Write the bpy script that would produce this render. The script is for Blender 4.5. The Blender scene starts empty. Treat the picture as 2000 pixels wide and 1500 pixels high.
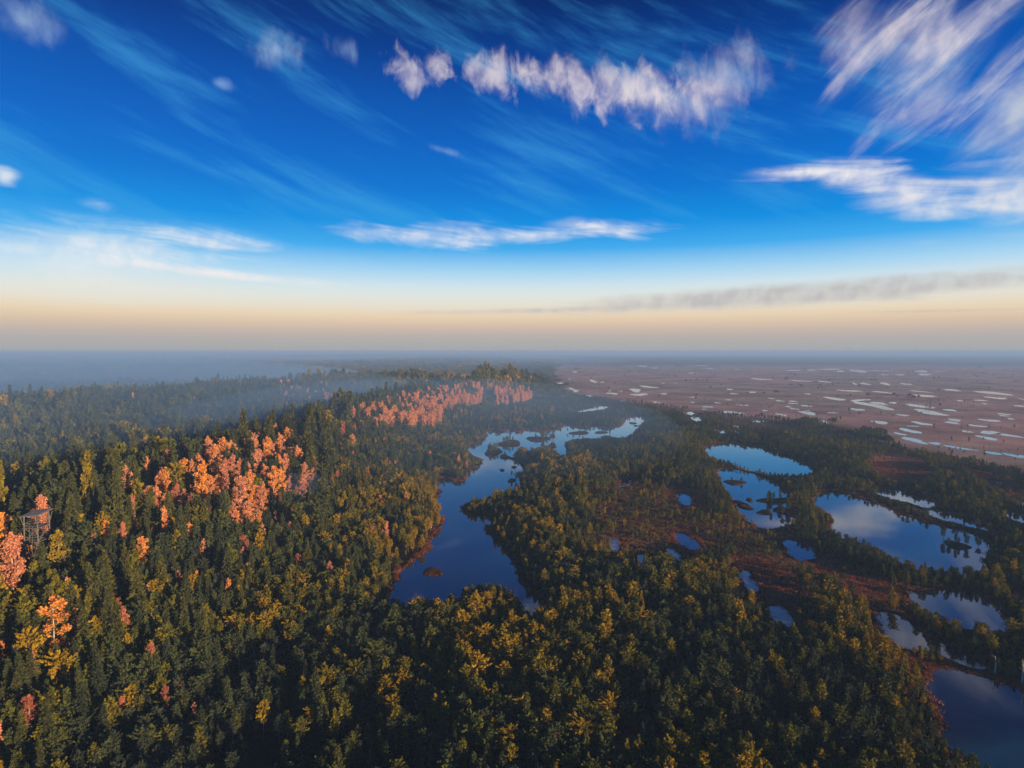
import bpy, math, random
import numpy as np
from mathutils import Vector, Matrix

R = math.radians
rng = np.random.default_rng(11)
random.seed(11)
scene = bpy.context.scene
C = scene.collection

# ------------------------------------------------------------------ camera
CAM_H, F, PITCH = 60.0, 1190.0, R(3.08)          # metres, focal length in px of a 2000 px frame
cam_data = bpy.data.cameras.new('camera')
cam_data.sensor_width = 36
cam_data.lens = 36 * F / 2000
cam_data.clip_start = 0.5
cam_data.clip_end = 90000
cam = bpy.data.objects.new('camera', cam_data)
cam.location = (0, 0, CAM_H)
cam.rotation_euler = (math.pi / 2 - PITCH, 0, 0)
C.objects.link(cam)
scene.camera = cam

cp, sp = math.cos(PITCH), math.sin(PITCH)
def ray(px, py):
    cx, cy = (px - 1000) / F, (750 - py) / F
    return np.array([cx, cp + cy * sp, -sp + cy * cp])
def ground(px, py, z=0.0):                        # photo direction -> point on the level z
    d = ray(px, py)
    t = (z - CAM_H) / d[2]
    return np.array([d[0] * t, d[1] * t])
def azel(px, py):
    d = ray(px, py); d = d / np.linalg.norm(d)
    return math.degrees(math.atan2(d[0], d[1])), math.degrees(math.asin(d[2]))

# ------------------------------------------------------------------ light
SUN_AZ, SUN_EL = R(128), R(9.0)
S = Vector((math.sin(SUN_AZ) * math.cos(SUN_EL), math.cos(SUN_AZ) * math.cos(SUN_EL), math.sin(SUN_EL)))
sun_data = bpy.data.lights.new('sun', 'SUN')
sun_data.energy = 5.0
sun_data.angle = R(0.6)
sun_data.color = (1.0, 0.67, 0.36)
sun = bpy.data.objects.new('sun', sun_data)
sun.rotation_euler = S.to_track_quat('Z', 'Y').to_euler()
sun.location = (300, -250, 200)
C.objects.link(sun)

scene.render.engine = 'CYCLES'
scene.view_settings.view_transform = 'Standard'
scene.view_settings.look = 'None'
scene.view_settings.exposure = 0.8
scene.view_settings.gamma = 1.0
cy = scene.cycles
cy.use_denoising = True
cy.max_bounces = 4; cy.diffuse_bounces = 2; cy.glossy_bounces = 2
cy.transmission_bounces = 1; cy.volume_bounces = 1; cy.transparent_max_bounces = 4
cy.sample_clamp_indirect = 4.0
cy.caustics_reflective = False; cy.caustics_refractive = False

def srgb(r, g, b):
    return tuple((c / 255 / 12.92) if c / 255 <= 0.04045 else ((c / 255 + 0.055) / 1.055) ** 2.4 for c in (r, g, b)) + (1.0,)

# ------------------------------------------------------------------ sky
world = bpy.data.worlds.new('World')
scene.world = world
world.use_nodes = True
nt = world.node_tree
nt.nodes.clear()
def N(tree, kind, **kw):
    n = tree.nodes.new(kind)
    for k, v in kw.items():
        setattr(n, k, v)
    return n
def link(a, b):
    a.id_data.links.new(a, b)
def mth(tree, op, a, b=None, clamp=False):
    n = N(tree, 'ShaderNodeMath', operation=op, use_clamp=clamp)
    for i, v in enumerate((a, b)):
        if v is None: continue
        if isinstance(v, (int, float)): n.inputs[i].default_value = v
        else: link(v, n.inputs[i])
    return n.outputs[0]
def mixc(tree, f, a, b):
    n = N(tree, 'ShaderNodeMix', data_type='RGBA')
    for s, v in ((n.inputs[0], f), (n.inputs[6], a), (n.inputs[7], b)):
        if isinstance(v, (int, float)): s.default_value = v
        elif isinstance(v, tuple): s.default_value = v
        else: link(v, s)
    return n.outputs[2]
def ramp(tree, fac, stops, interp='LINEAR'):
    n = N(tree, 'ShaderNodeValToRGB')
    e = n.color_ramp.elements
    n.color_ramp.interpolation = interp
    while len(e) < len(stops): e.new(0.5)
    for i, (p, c) in enumerate(stops):
        e[i].position = p; e[i].color = c
    if fac is not None: link(fac, n.inputs[0])
    return n.outputs[0]

tc = N(nt, 'ShaderNodeTexCoord')
sep = N(nt, 'ShaderNodeSeparateXYZ'); link(tc.outputs['Generated'], sep.inputs[0])
sx, sy, sz = sep.outputs
el = mth(nt, 'MULTIPLY', mth(nt, 'ARCSINE', sz), 180 / math.pi)
az = mth(nt, 'MULTIPLY', mth(nt, 'ARCTAN2', sx, sy), 180 / math.pi)
comb = N(nt, 'ShaderNodeCombineXYZ'); link(az, comb.inputs[0]); link(el, comb.inputs[1])
AE = comb.outputs[0]
SKY = [(-3, (150, 152, 160)), (0, (166, 167, 169)), (1.1, (175, 171, 170)), (1.8, (193, 178, 168)), (2.5, (214, 190, 168)), (3.3, (229, 208, 178)),
       (4.1, (227, 219, 202)), (5.0, (221, 225, 219)), (6.0, (205, 224, 232)), (7.4, (160, 208, 238)), (9.4, (62, 168, 234)),
       (11.5, (4, 140, 222)), (14.5, (0, 114, 206)), (18, (0, 97, 191)), (22, (0, 80, 170)), (25.5, (0, 58, 138)),
       (29, (1, 39, 104)), (45, (2, 38, 100)), (90, (5, 48, 115))]
def elpos(d): return (d + 3) / 93
elf = mth(nt, 'DIVIDE', mth(nt, 'ADD', el, 3.0), 93.0, clamp=True)
sky_ramp = ramp(nt, elf, [(elpos(d), srgb(*c)) for d, c in SKY])
sky_tex = N(nt, 'ShaderNodeTexSky', sky_type='NISHITA', sun_disc=False)
sky_tex.sun_elevation = SUN_EL; sky_tex.sun_rotation = SUN_AZ
sky_tex.altitude = 60; sky_tex.dust_density = 1.5
nish = N(nt, 'ShaderNodeVectorMath', operation='SCALE'); link(sky_tex.outputs[0], nish.inputs[0]); nish.inputs['Scale'].default_value = 0.10
col = mixc(nt, 0.04, sky_ramp, nish.outputs[0])

def fibres(rot, long_f, short_f, detail=7, rough=0.62, seed=0.0, distort=0.15, coord=None):
    m = N(nt, 'ShaderNodeMapping', vector_type='POINT')
    m.inputs['Rotation'].default_value = (0, 0, R(-rot))
    link(coord or AE, m.inputs['Vector'])
    m2 = N(nt, 'ShaderNodeMapping', vector_type='POINT')
    m2.inputs['Scale'].default_value = (long_f, short_f, 1)
    m2.inputs['Location'].default_value = (seed, seed * 1.7, 0)
    link(m.outputs[0], m2.inputs['Vector'])
    n = N(nt, 'ShaderNodeTexNoise', noise_dimensions='2D')
    n.inputs['Scale'].default_value = 1.0; n.inputs['Detail'].default_value = detail
    n.inputs['Roughness'].default_value = rough; n.inputs['Distortion'].default_value = distort
    link(m2.outputs[0], n.inputs['Vector'])
    return n.outputs[0]
FV = fibres(100, 0.40, 0.60, seed=3.1, rough=0.55, detail=9, distort=0.3)         # upright fibres of the mid cirrus
FD = fibres(36, 0.12, 0.50, seed=7.7, rough=0.54, detail=9, distort=0.3)          # diagonal fibres, upper right
FH = fibres(-5, 0.10, 0.62, seed=1.3, rough=0.54, detail=9, distort=0.4)         # long level streaks near the horizon
FW = fibres(-22, 0.045, 0.30, seed=12.4, detail=6)         # faint veils everywhere

gr = N(nt, 'ShaderNodeMapRange'); link(fibres(60, 0.55, 0.7, seed=5.5, detail=5, rough=0.5), gr.inputs[0])
gr.inputs[1].default_value = 0.36; gr.inputs[2].default_value = 0.62; gr.inputs[3].default_value = 0.62; gr.inputs[4].default_value = 1.0
GRAIN = gr.outputs[0]
veil = N(nt, 'ShaderNodeMapRange', interpolation_type='SMOOTHSTEP')
link(FW, veil.inputs[0]); veil.inputs[1].default_value = 0.44; veil.inputs[2].default_value = 0.78
veil.inputs[4].default_value = 0.42
hi = N(nt, 'ShaderNodeMapRange', interpolation_type='SMOOTHSTEP'); link(el, hi.inputs[0])
hi.inputs[1].default_value = 6; hi.inputs[2].default_value = 14
col = mixc(nt, mth(nt, 'MULTIPLY', veil.outputs[0], hi.outputs[0]), col, srgb(70, 165, 222))

def cloud(p0, p1, thick, strength, field, k, colour, soft=0.55):
    """cirrus patch between two sky directions, uneven with a shared field of fibres"""
    global col
    a0, e0 = azel(*p0); a1, e1 = azel(*p1)
    mx, my = (a0 + a1) / 2, (e0 + e1) / 2
    L = math.hypot(a1 - a0, e1 - e0) / 2
    m = N(nt, 'ShaderNodeMapping', vector_type='TEXTURE')
    m.inputs['Location'].default_value = (mx, my, 0)
    m.inputs['Rotation'].default_value = (0, 0, math.atan2(e1 - e0, a1 - a0))
    m.inputs['Scale'].default_value = (L, thick, 1)
    link(AE, m.inputs['Vector'])
    ln = N(nt, 'ShaderNodeVectorMath', operation='LENGTH'); link(m.outputs[0], ln.inputs[0])
    d = mth(nt, 'ADD', ln.outputs['Value'], mth(nt, 'MULTIPLY', mth(nt, 'SUBTRACT', 0.5, field), k))
    mr = N(nt, 'ShaderNodeMapRange', interpolation_type='SMOOTHSTEP')
    link(d, mr.inputs[0])
    mr.inputs[1].default_value = 1.0; mr.inputs[2].default_value = 1.0 - soft * 1.5
    mr.inputs[3].default_value = 0.0; mr.inputs[4].default_value = strength
    col = mixc(nt, mth(nt, 'MULTIPLY', mr.outputs[0], GRAIN), col, srgb(*colour))
PINK, WHITE, GREY = (214, 204, 212), (243, 238, 234), (186, 183, 184)
CLOUDS = [
    # mid cirrus bank with upright fibres
    ((745, 118), (880, 148), 1.7, 0.80, FV, 3.0, PINK, 0.8), ((860, 125), (1080, 150), 1.9, 0.80, FV, 2.6, PINK, 0.8),
    ((940, 135), (1380, 185), 2.3, 0.85, FV, 1.9, PINK, 0.8), ((1080, 155), (1440, 205), 2.5, 0.88, FV, 1.4, (226, 216, 218), 0.9),
    ((1260, 230), (1535, 108), 3.7, 0.80, FV, 1.25, PINK, 1.0), ((1380, 100), (1520, 170), 2.6, 0.45, FV, 1.5, (150, 175, 210), 1.0),
    # upper right diagonal cirrus
    ((1600, 200), (2100, 10), 6.0, 0.60, FD, 1.6, (150, 180, 214), 1.0),
    ((1570, 130), (1790, 30), 3.0, 0.80, FD, 2.2, PINK, 0.9), ((1640, 150), (2030, -20), 3.2, 0.85, FD, 2.6, PINK, 0.9),
    ((1670, 280), (2080, 70), 2.8, 0.82, FD, 2.2, (220, 212, 214), 0.9), ((1850, 270), (2160, 130), 4.6, 0.72, FD, 1.7, (196, 200, 210), 1.0),
    # right white bank
    ((1455, 335), (1770, 325), 1.15, 0.92, FH, 2.0, WHITE, 0.7), ((1540, 340), (2030, 410), 1.8, 0.95, FH, 1.6, (232, 228, 228), 0.8),
    ((1780, 365), (2170, 400), 2.6, 0.97, FH, 1.3, (226, 224, 226), 0.8), ((1900, 310), (2160, 270), 3.0, 0.75, FD, 1.4, (200, 203, 210), 0.9),
    # left and centre level banks
    ((-160, 470), (470, 505), 2.4, 0.96, FH, 1.3, WHITE, 0.9), ((-100, 425), (620, 480), 1.6, 0.62, FH, 1.8, (196, 222, 234), 0.9),
    ((180, 438), (580, 498), 1.1, 0.95, FH, 2.0, WHITE, 0.8), ((120, 495), (680, 562), 0.6, 0.85, FH, 1.6, (244, 234, 230), 0.8),
    ((-160, 545), (560, 570), 2.2, 0.70, FH, 1.0, (226, 224, 216), 0.9),
    ((610, 460), (1010, 450), 1.3, 0.75, FH, 2.2, WHITE, 0.8), ((800, 472), (1260, 440), 1.25, 0.97, FH, 1.9, WHITE, 0.8),
    ((1030, 428), (1325, 456), 1.0, 0.90, FH, 2.2, WHITE, 0.8),
    # low grey band to the right
    ((980, 605), (2400, 500), 1.35, 0.95, FH, 0.7, GREY, 0.5), ((620, 613), (1560, 585), 0.42, 0.75, FH, 1.1, GREY, 0.8),
    ((1560, 612), (2200, 598), 0.18, 0.45, FH, 1.0, (190, 176, 172), 0.8),
    # single tufts
    ((480, 85), (605, 112), 1.6, 0.70, FV, 1.6, (176, 196, 222), 0.9), ((-60, 10), (140, 60), 1.9, 0.62, FV, 1.4, (170, 195, 222), 0.9),
    ((635, 80), (715, 105), 1.2, 0.5, FV, 2.2, (150, 175, 215), 0.9), ((400, 156), (460, 170), 0.55, 0.55, FV, 1.8, (140, 180, 220), 0.9),
    ((830, 283), (910, 307), 0.4, 0.55, FV, 1.8, (150, 185, 222), 0.9), ((-30, 336), (40, 348), 0.75, 0.9, FH, 2.0, (220, 228, 232), 0.9),
    ((135, 388), (245, 407), 0.6, 0.65, FH, 1.8, (185, 215, 235), 0.9), ((1760, 476), (1870, 470), 0.3, 0.5, FH, 1.5, (170, 205, 222), 0.9),
]
for c in CLOUDS: cloud(*c)
bg = N(nt, 'ShaderNodeBackground'); link(col, bg.inputs[0]); bg.inputs[1].default_value = 0.61
out = N(nt, 'ShaderNodeOutputWorld'); link(bg.outputs[0], out.inputs[0])
world.cycles.sampling_method = 'MANUAL'; world.cycles.sample_map_resolution = 512

# ------------------------------------------------------------------ tagging helpers
def tag(o, label=None, cat=None, group=None, kind=None):
    if label: o['label'] = label
    if cat: o['category'] = cat
    if group: o['group'] = group
    if kind: o['kind'] = kind
    return o
def add(name, mesh, parent=None):
    o = bpy.data.objects.new(name, mesh)
    C.objects.link(o)
    if parent: o.parent = parent
    return o

# value noise used for shapes and scattering (numpy)
_perm = np.random.default_rng(5).random((256, 256))
def vnoise(x, y):
    x = np.asarray(x, float); y = np.asarray(y, float)
    xi, yi = np.floor(x).astype(int), np.floor(y).astype(int)
    fx, fy = x - xi, y - yi
    fx, fy = fx * fx * (3 - 2 * fx), fy * fy * (3 - 2 * fy)
    g = lambda a, b: _perm[a & 255, b & 255]
    return (g(xi, yi) * (1 - fx) + g(xi + 1, yi) * fx) * (1 - fy) + (g(xi, yi + 1) * (1 - fx) + g(xi + 1, yi + 1) * fx) * fy
def fbm(x, y, o=4):
    s, a, t = 0, 0.5, 0
    for i in range(o):
        s = s + a * vnoise(x * 2 ** i + 17 * i, y * 2 ** i + 31 * i); t += a; a *= 0.5
    return s / t
def seg_dist(px, py, poly, closed=True):
    P = np.asarray(poly, float)
    Q = np.roll(P, -1, 0) if closed else P[1:]
    A = P if closed else P[:-1]
    best = np.full(np.shape(px), 1e18)
    for (ax, ay), (bx, by) in zip(A, Q):
        dx, dy = bx - ax, by - ay
        t = np.clip(((px - ax) * dx + (py - ay) * dy) / (dx * dx + dy * dy + 1e-9), 0, 1)
        best = np.minimum(best, (px - ax - t * dx) ** 2 + (py - ay - t * dy) ** 2)
    return np.sqrt(best)
def inside(px, py, poly):
    P = np.asarray(poly, float)
    c = np.zeros(np.shape(px), bool)
    j = len(P) - 1
    for i in range(len(P)):
        xi, yi, xj, yj = P[i, 0], P[i, 1], P[j, 0], P[j, 1]
        if yi != yj:
            c ^= ((yi > py) != (yj > py)) & (px < (xj - xi) * (py - yi) / (yj - yi) + xi)
        j = i
    return c
def sdist(px, py, poly):                          # negative inside
    P = np.asarray(poly, float)
    px = np.asarray(px, float); py = np.asarray(py, float)
    out_ = np.full(px.shape, 1e6)
    m = 60.0
    s = (px > P[:, 0].min() - m) & (px < P[:, 0].max() + m) & (py > P[:, 1].min() - m) & (py < P[:, 1].max() + m)
    if s.any():
        d = seg_dist(px[s], py[s], P)
        out_[s] = np.where(inside(px[s], py[s], P), -d, d)
    return out_

# ------------------------------------------------------------------ terrain
RIDGE = [(-112, -60), (-108, 60), (-106, 160), (-104, 280), (-98, 420), (-78, 600), (-40, 780), (30, 930)]
RIDGE2 = [(-420, 300), (-345, 420), (-290, 640), (-200, 830), (-120, 960)]
def height(x, y):
    x = np.asarray(x, float); y = np.asarray(y, float)
    d1 = seg_dist(x, y, RIDGE, False)
    d2 = seg_dist(x, y, RIDGE2, False)
    h = 12.0 * np.exp(-(d1 / 34) ** 2) * (0.85 + 0.3 * fbm(x / 90, y / 90, 2))
    h = np.maximum(h, 15.0 * np.exp(-(d2 / 75) ** 2))
    far = np.clip((np.hypot(x, y) - 1500) / 3000, 0, 1) * np.clip((300 - x) / 900, 0, 1)
    h = h + far * 26 * np.clip(fbm(x / 1500 + 9, y / 1500 + 4, 3) - 0.36, 0, 1) * 2
    d1n = np.clip((-70 - x) / 120, 0, 1) * np.clip(y / 60, 0, 1)
    return np.where(h < 0.25, 0, h - 0.25) + d1n * 2.0

# photo directions of the shores; a third value marks shores hidden behind the trees in front of them
LAKES = {
 'long': [(760,1150),(776,1128),(796,1108),(822,1084),(838,1058),(857,1036),(867,1015),(858,1000),(851,982),(849,972),(860,962),(851,955),(847,944),(852,936),
          (872,931),(884,936),(897,943),(910,935),(905,921),(922,917),(938,908),(940,899),(930,893),(915,884),(908,875),(922,866),(940,862),(951,852),
          (947,842),(965,838),(987,841),(1003,838),(1016,846),(1032,836),(1055,841),(1075,842),(1095,836),(1104,829),(1125,833),(1160,834),(1190,836),(1212,833),(1216,825),
          (1232,815),(1250,813),(1261,822),(1248,833),(1236,842,1),(1220,850,1),(1200,852,1),(1188,847,1),(1170,854,1),(1150,853,1),(1122,855,1),(1103,864),(1107,875),(1113,886,1),
          (1098,887,1),(1084,877,1),(1078,868),(1050,872,1),(1034,878,1),(1020,868,1),(1003,884,1),(1002,897),(1014,898,1),(1030,912,1),(1014,922),(1005,927),(1017,940),(1006,952,1),(988,957,1),
          (962,962,1),(945,977),(922,978),(903,992),(908,1006),(952,1005),(963,1015),(975,1021),(953,1027),(956,1042),(968,1058),(982,1070),(990,1086),(1002,1098),(1006,1116),
          (1016,1140),(1030,1152),(1052,1166),(1064,1180),(1062,1194),(1042,1204),(1022,1196),(1016,1176),(1000,1160),(985,1150,1),(960,1138,1),(930,1140,1),(905,1152,1),(884,1160,1),
          (866,1169,1),(845,1174,1),(822,1172,1),(800,1168,1),(786,1176,1),(762,1177,1)],
 'far_blue': [(1374,880),(1384,871),(1405,865),(1437,865),(1475,871),(1505,880),(1548,893),(1582,910),(1590,921),(1576,926,1),(1545,927,1),(1520,924,1),(1490,918,1),(1462,911,1),(1435,902,1),(1408,895,1),(1388,888,1)],
 'islet_lake': [(1398,922),(1412,915),(1445,919),(1475,927),(1500,938),(1520,946),(1534,960),(1547,971),(1527,977),(1545,986),(1562,1000),(1552,1012,1),(1535,1018,1),(1512,1021,1),(1490,1023,1),(1462,1011,1),(1438,991,1),(1427,963,1),(1414,940,1)],
 'wide': [(1586,982),(1597,966),(1616,957),(1645,962),(1682,974),(1725,990),(1755,1004),(1800,1017),(1850,1031),(1890,1042),(1926,1056),(1936,1076),(1921,1092),(1928,1102,1),(1884,1110,1),(1850,1106,1),
          (1822,1103,1),(1776,1097,1),(1756,1088,1),(1730,1083),(1712,1066,1),(1690,1050,1),(1662,1043,1),(1640,1040,1),(1618,1030),(1630,1016),(1608,998)],
 'pale_strip': [(1704,958),(1722,955),(1752,958),(1800,968),(1836,988),(1822,996),(1798,992),(1770,981),(1727,971)],
 'pale_channel': [(1798,997),(1845,1001),(1890,1013),(1932,1024),(1962,1038),(1926,1037),(1890,1029),(1832,1013)],
 'edge_pool': [(1941,998),(1975,1001),(2012,1010),(2030,1024),(1996,1022),(1968,1011)],
 'upper_edge_pool': [(1984,983),(2004,982),(2020,988),(1998,989)],
 'crescent': [(1530,1056),(1558,1058),(1582,1070),(1597,1090),(1573,1085,1),(1546,1074,1)],
 'grey': [(1772,1154),(1807,1150),(1853,1155),(1910,1164),(1947,1183),(1981,1221),(1955,1223,1),(1914,1216,1),(1877,1210,1),(1837,1194,1),(1791,1172,1)],
 'narrow': [(1711,1198),(1734,1198),(1772,1213),(1808,1240),(1855,1262),(1901,1283),(1924,1305),(1893,1302),(1853,1286),(1823,1272),(1776,1252,1),(1739,1237,1),(1719,1220)],
 'dark': [(1806,1324),(1824,1311),(1868,1311),(1930,1326),(1978,1345),(2020,1358),(2100,1380),(2190,1420),(2230,1500),(2120,1560),(2010,1535),(1950,1492,1),(1898,1466,1),(1853,1443,1),(1830,1432),(1841,1408),(1826,1377),(1812,1350)],
 'right_edge_pool': [(1970,1158),(1990,1152),(2030,1160),(2024,1184),(1994,1174)],
 'lower_edge_pool': [(1984,1278),(2008,1272),(2030,1284),(2004,1290)],
 'bright_heath_pool': [(1205,947),(1215,939),(1230,938),(1236,944),(1225,950),(1210,952)],
 'round_heath_pool': [(1319,972),(1325,965),(1336,963),(1348,970),(1357,980),(1350,988),(1328,987),(1320,979)],
 'slanted_pool': [(1314,1046),(1331,1042),(1357,1057),(1369,1071),(1354,1077),(1330,1066)],
 'upright_pool': [(1192,1050),(1204,1050),(1210,1065),(1203,1081),(1192,1076),(1189,1062)],
 'slim_pool': [(1301,1072),(1316,1074),(1332,1091),(1326,1098),(1309,1085)],
 'peaty_pool': [(1247,1085),(1258,1084),(1263,1106),(1252,1106)],
 'moss_pool': [(1439,1124),(1460,1115),(1471,1129),(1490,1144),(1490,1154),(1475,1159),(1451,1145)],
 'scummy_pool': [(1502,1191),(1518,1181),(1538,1193),(1553,1221),(1541,1227),(1517,1213)],
 'ridge_end_pool': [(983,824),(993,819),(1003,823),(996,828)],
 'tree_pool': [(1127,802),(1155,795),(1183,793),(1184,799),(1160,803),(1130,806)],
 'hook_pool': [(1347,815),(1356,814),(1367,816),(1370,822),(1360,824),(1352,819)],
 'north_pool': [(1337,805),(1350,804),(1358,809),(1350,812),(1340,809)],
 'twin_pool': [(1396,840),(1412,838),(1421,847),(1408,848)],
 'twin_pool_east': [(1430,840),(1442,840),(1451,845),(1438,846)],
 'hidden_pool': [(1477,855),(1492,857),(1509,863),(1497,865)],
}
LAKE_LABEL = {
 'long': 'long deep blue lake winding through the pine forest', 'far_blue': 'blue kidney shaped lake closed in by trees, north of the lake with islets',
 'islet_lake': 'blue lake dotted with dark peat islets', 'wide': 'wide pale lake with one wooded islet near its far end',
 'pale_strip': 'white reflecting strip of water behind a wooded spit', 'pale_channel': 'pale channel narrowing to a point beside the wide lake',
 'edge_pool': 'ragged pale pool beyond the end of the pale channel', 'upper_edge_pool': 'thin sliver of pale water by the red moss',
 'crescent': 'small crescent pond between red moss and dark pines', 'grey': 'grey spindle shaped lake with tree reflections along its far bank',
 'narrow': 'narrow grey lake between the pine forest and the grey spindle lake', 'dark': 'nearly black lake edged with bright red moss',
 'right_edge_pool': 'dark pool edged red beside the grey spindle lake', 'lower_edge_pool': 'small grey pool in woods by the narrow grey lake',
 'bright_heath_pool': 'bright blue leaf shaped pool at the top of the brown heath', 'round_heath_pool': 'bright blue round pool in the brown heath',
 'slanted_pool': 'blue slanted oval pool ringed with reddish moss', 'upright_pool': 'grey pool elongated away from view at the heath edge',
 'slim_pool': 'slim grey pool next to the slanted blue one', 'peaty_pool': 'muddy brown pool overgrown with peat', 'moss_pool': 'grey drop shaped pool in bright red moss',
 'scummy_pool': 'grey pool with pale scum at the tip of the red moss', 'ridge_end_pool': 'small white pool above the head of the long lake', 'tree_pool': 'pale pool screened by trunks beyond the long lake',
 'hook_pool': 'hook shaped white pool at the edge of the bog', 'north_pool': 'small white pool just beyond the hook shaped one', 'twin_pool': 'white pool with ragged edge near the blue kidney lake',
 'twin_pool_east': 'pale pool beside the ragged white one near the kidney lake', 'hidden_pool': 'pale pool half hidden by trees behind the blue kidney lake',
}
def roughen(poly, amp, step, seed):
    P = np.asarray(poly, float)
    out_ = []
    n = len(P)
    for i in range(n):                            # Catmull-Rom between traced points
        p0, p1, p2, p3 = P[i - 1], P[i], P[(i + 1) % n], P[(i + 2) % n]
        m = max(2, int(np.linalg.norm(p2 - p1) / step))
        for k in range(m):
            t = k / m
            c = 0.5 * ((2 * p1) + (p2 - p0) * t * 0.7 + (2 * p0 * 0.7 - (2 * 0.7 + 1) * p1 * 1 + 0) * 0) if False else None
            h1 = 2 * t ** 3 - 3 * t ** 2 + 1; h2 = t ** 3 - 2 * t ** 2 + t; h3 = -2 * t ** 3 + 3 * t ** 2; h4 = t ** 3 - t ** 2
            out_.append(h1 * p1 + h2 * (p2 - p0) * 0.3 + h3 * p2 + h4 * (p3 - p1) * 0.3)
    Q = np.array(out_)
    T = np.roll(Q, -1, 0) - np.roll(Q, 1, 0)
    Nn = np.stack([T[:, 1], -T[:, 0]], 1); Nn /= np.linalg.norm(Nn, axis=1)[:, None] + 1e-9
    w = (fbm(Q[:, 0] / (4 * amp + 1) + seed, Q[:, 1] / (4 * amp + 1), 4) - 0.5) * 2 * amp
    return Q + Nn * w[:, None]
def area(P): return 0.5 * np.sum(P[:, 0] * np.roll(P[:, 1], -1) - np.roll(P[:, 0], -1) * P[:, 1])

lake_polys = {}
for k, pts in LAKES.items():
    w = []
    for p in pts:
        py = p[1]
        if len(p) == 3: py = 686 + (py - 686) * 1.035
        w.append(ground(p[0], py))
    w = np.array(w)
    d = np.median(np.hypot(w[:, 0], w[:, 1]))
    P = roughen(w, 0.95 + d / 300, 0.9 + d / 300, len(lake_polys) * 3.3)
    if area(P) < 0: P = P[::-1]
    lake_polys[k] = P

# far bog pools: photo direction of both ends and height of the glint
z3 = [(190,160,245,161,8),(355,186,380,187,6),(470,183,512,187,12),(435,241,467,241,5),(340,272,435,280,14),(410,310,480,318,16),(420,330,525,338,22),(605,254,665,262,18),(690,265,730,267,8),(565,372,625,373,10),
      (740,352,825,358,16),(745,335,780,336,6),(830,336,865,337,6),(815,428,870,429,8),(838,409,875,410,6),(915,325,1015,334,24),(925,362,1065,364,18),(990,297,1140,308,12),(1155,356,1215,358,10),(1100,422,1158,426,14),
      (1065,487,1115,489,10),(1390,383,1450,386,10),(1390,424,1430,425,8),(1165,274,1195,274,5),(1260,272,1295,272,5),(1380,194,1450,197,10),(1095,156,1140,156,6),(985,139,1055,143,10),(1510,160,1580,161,6),(1430,135,1515,136,5),
      (1735,166,1780,166,5),(1860,237,2000,245,12),(1670,321,1730,325,8),(1705,355,1765,358,8),(1830,343,1910,346,10),(1660,403,1720,406,8),(1575,427,1630,429,8),(1755,443,1850,448,10),(1485,455,1570,461,12),(1480,477,1520,479,6),
      (1640,493,1810,514,20),(1950,486,2000,490,10),(1870,567,2000,575,16),(1710,607,1775,616,12)]
z4 = [(140,176,270,174,8),(290,172,370,172,10),(375,164,590,167,9),(520,181,600,183,10),(640,172,770,186,18),(780,175,1000,178,5),(1145,180,1260,184,14),(1160,204,1290,209,12),(990,208,1075,209,8),(1295,180,1385,181,6),
      (870,206,940,208,6),(0,244,40,246,8),(170,252,340,260,8),(390,258,490,267,10),(650,268,700,286,10),(720,276,800,283,12),(870,272,960,286,16),(1035,278,1125,283,10),(540,326,740,340,10),(820,338,970,352,10),(1110,332,1280,347,8),
      (1110,364,1330,380,12),(1370,321,1505,334,16),(1610,334,1905,368,18),(1680,383,1890,396,12),(1600,406,1720,410,8),(1470,409,1540,415,8),(1670,434,1715,437,6),(1960,395,2040,405,8),(1910,446,2040,460,9),(425,384,620,407,16),
      (635,410,800,404,14),(680,424,990,478,30),(790,424,945,440,16),(945,424,1010,432,14),(1060,440,1300,466,18),(1130,482,1410,524,28),(1365,479,1470,490,14),(1005,519,1100,529,14),(645,474,755,486,20),(465,503,548,508,9),
      (285,356,335,359,8),(0,391,50,395,8),(55,410,130,414,10),(155,414,235,418,8),(155,430,240,434,8),(245,446,355,456,9),(130,455,185,459,8),(170,471,245,479,10),(290,487,330,490,8),(225,494,395,521,20),(55,516,150,525,14),
      (395,566,490,586,16),(800,573,950,587,20),(1120,578,1280,600,20),(1395,555,1520,568,16),(1365,574,1510,592,14),(1645,556,1815,574,18),(1785,511,1900,520,8),(1790,524,1890,533,6),(1865,550,1930,557,8),(1550,598,1710,615,16),
      (1500,646,1610,658,11),(1030,632,1195,662,26),(980,662,1080,678,14),(1080,608,1185,612,6),(1650,652,1820,668,26),(1780,664,1990,700,16),(1620,688,1800,716,20),(1030,698,1250,744,26),(1250,738,1360,752,16),(1340,754,1650,806,13),
      (1680,808,1850,836,16),(1830,826,2060,860,26),(1660,1034,1830,1056,12)]
FAR = [(1000 + a / 4, 680 + b / 4, 1000 + c / 4, 680 + d / 4, e / 4) for a, b, c, d, e in z3] + \
      [(1500 + a / 4, 680 + b / 4, 1500 + c / 4, 680 + d / 4, e / 4) for a, b, c, d, e in z4]
far_polys = []
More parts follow.
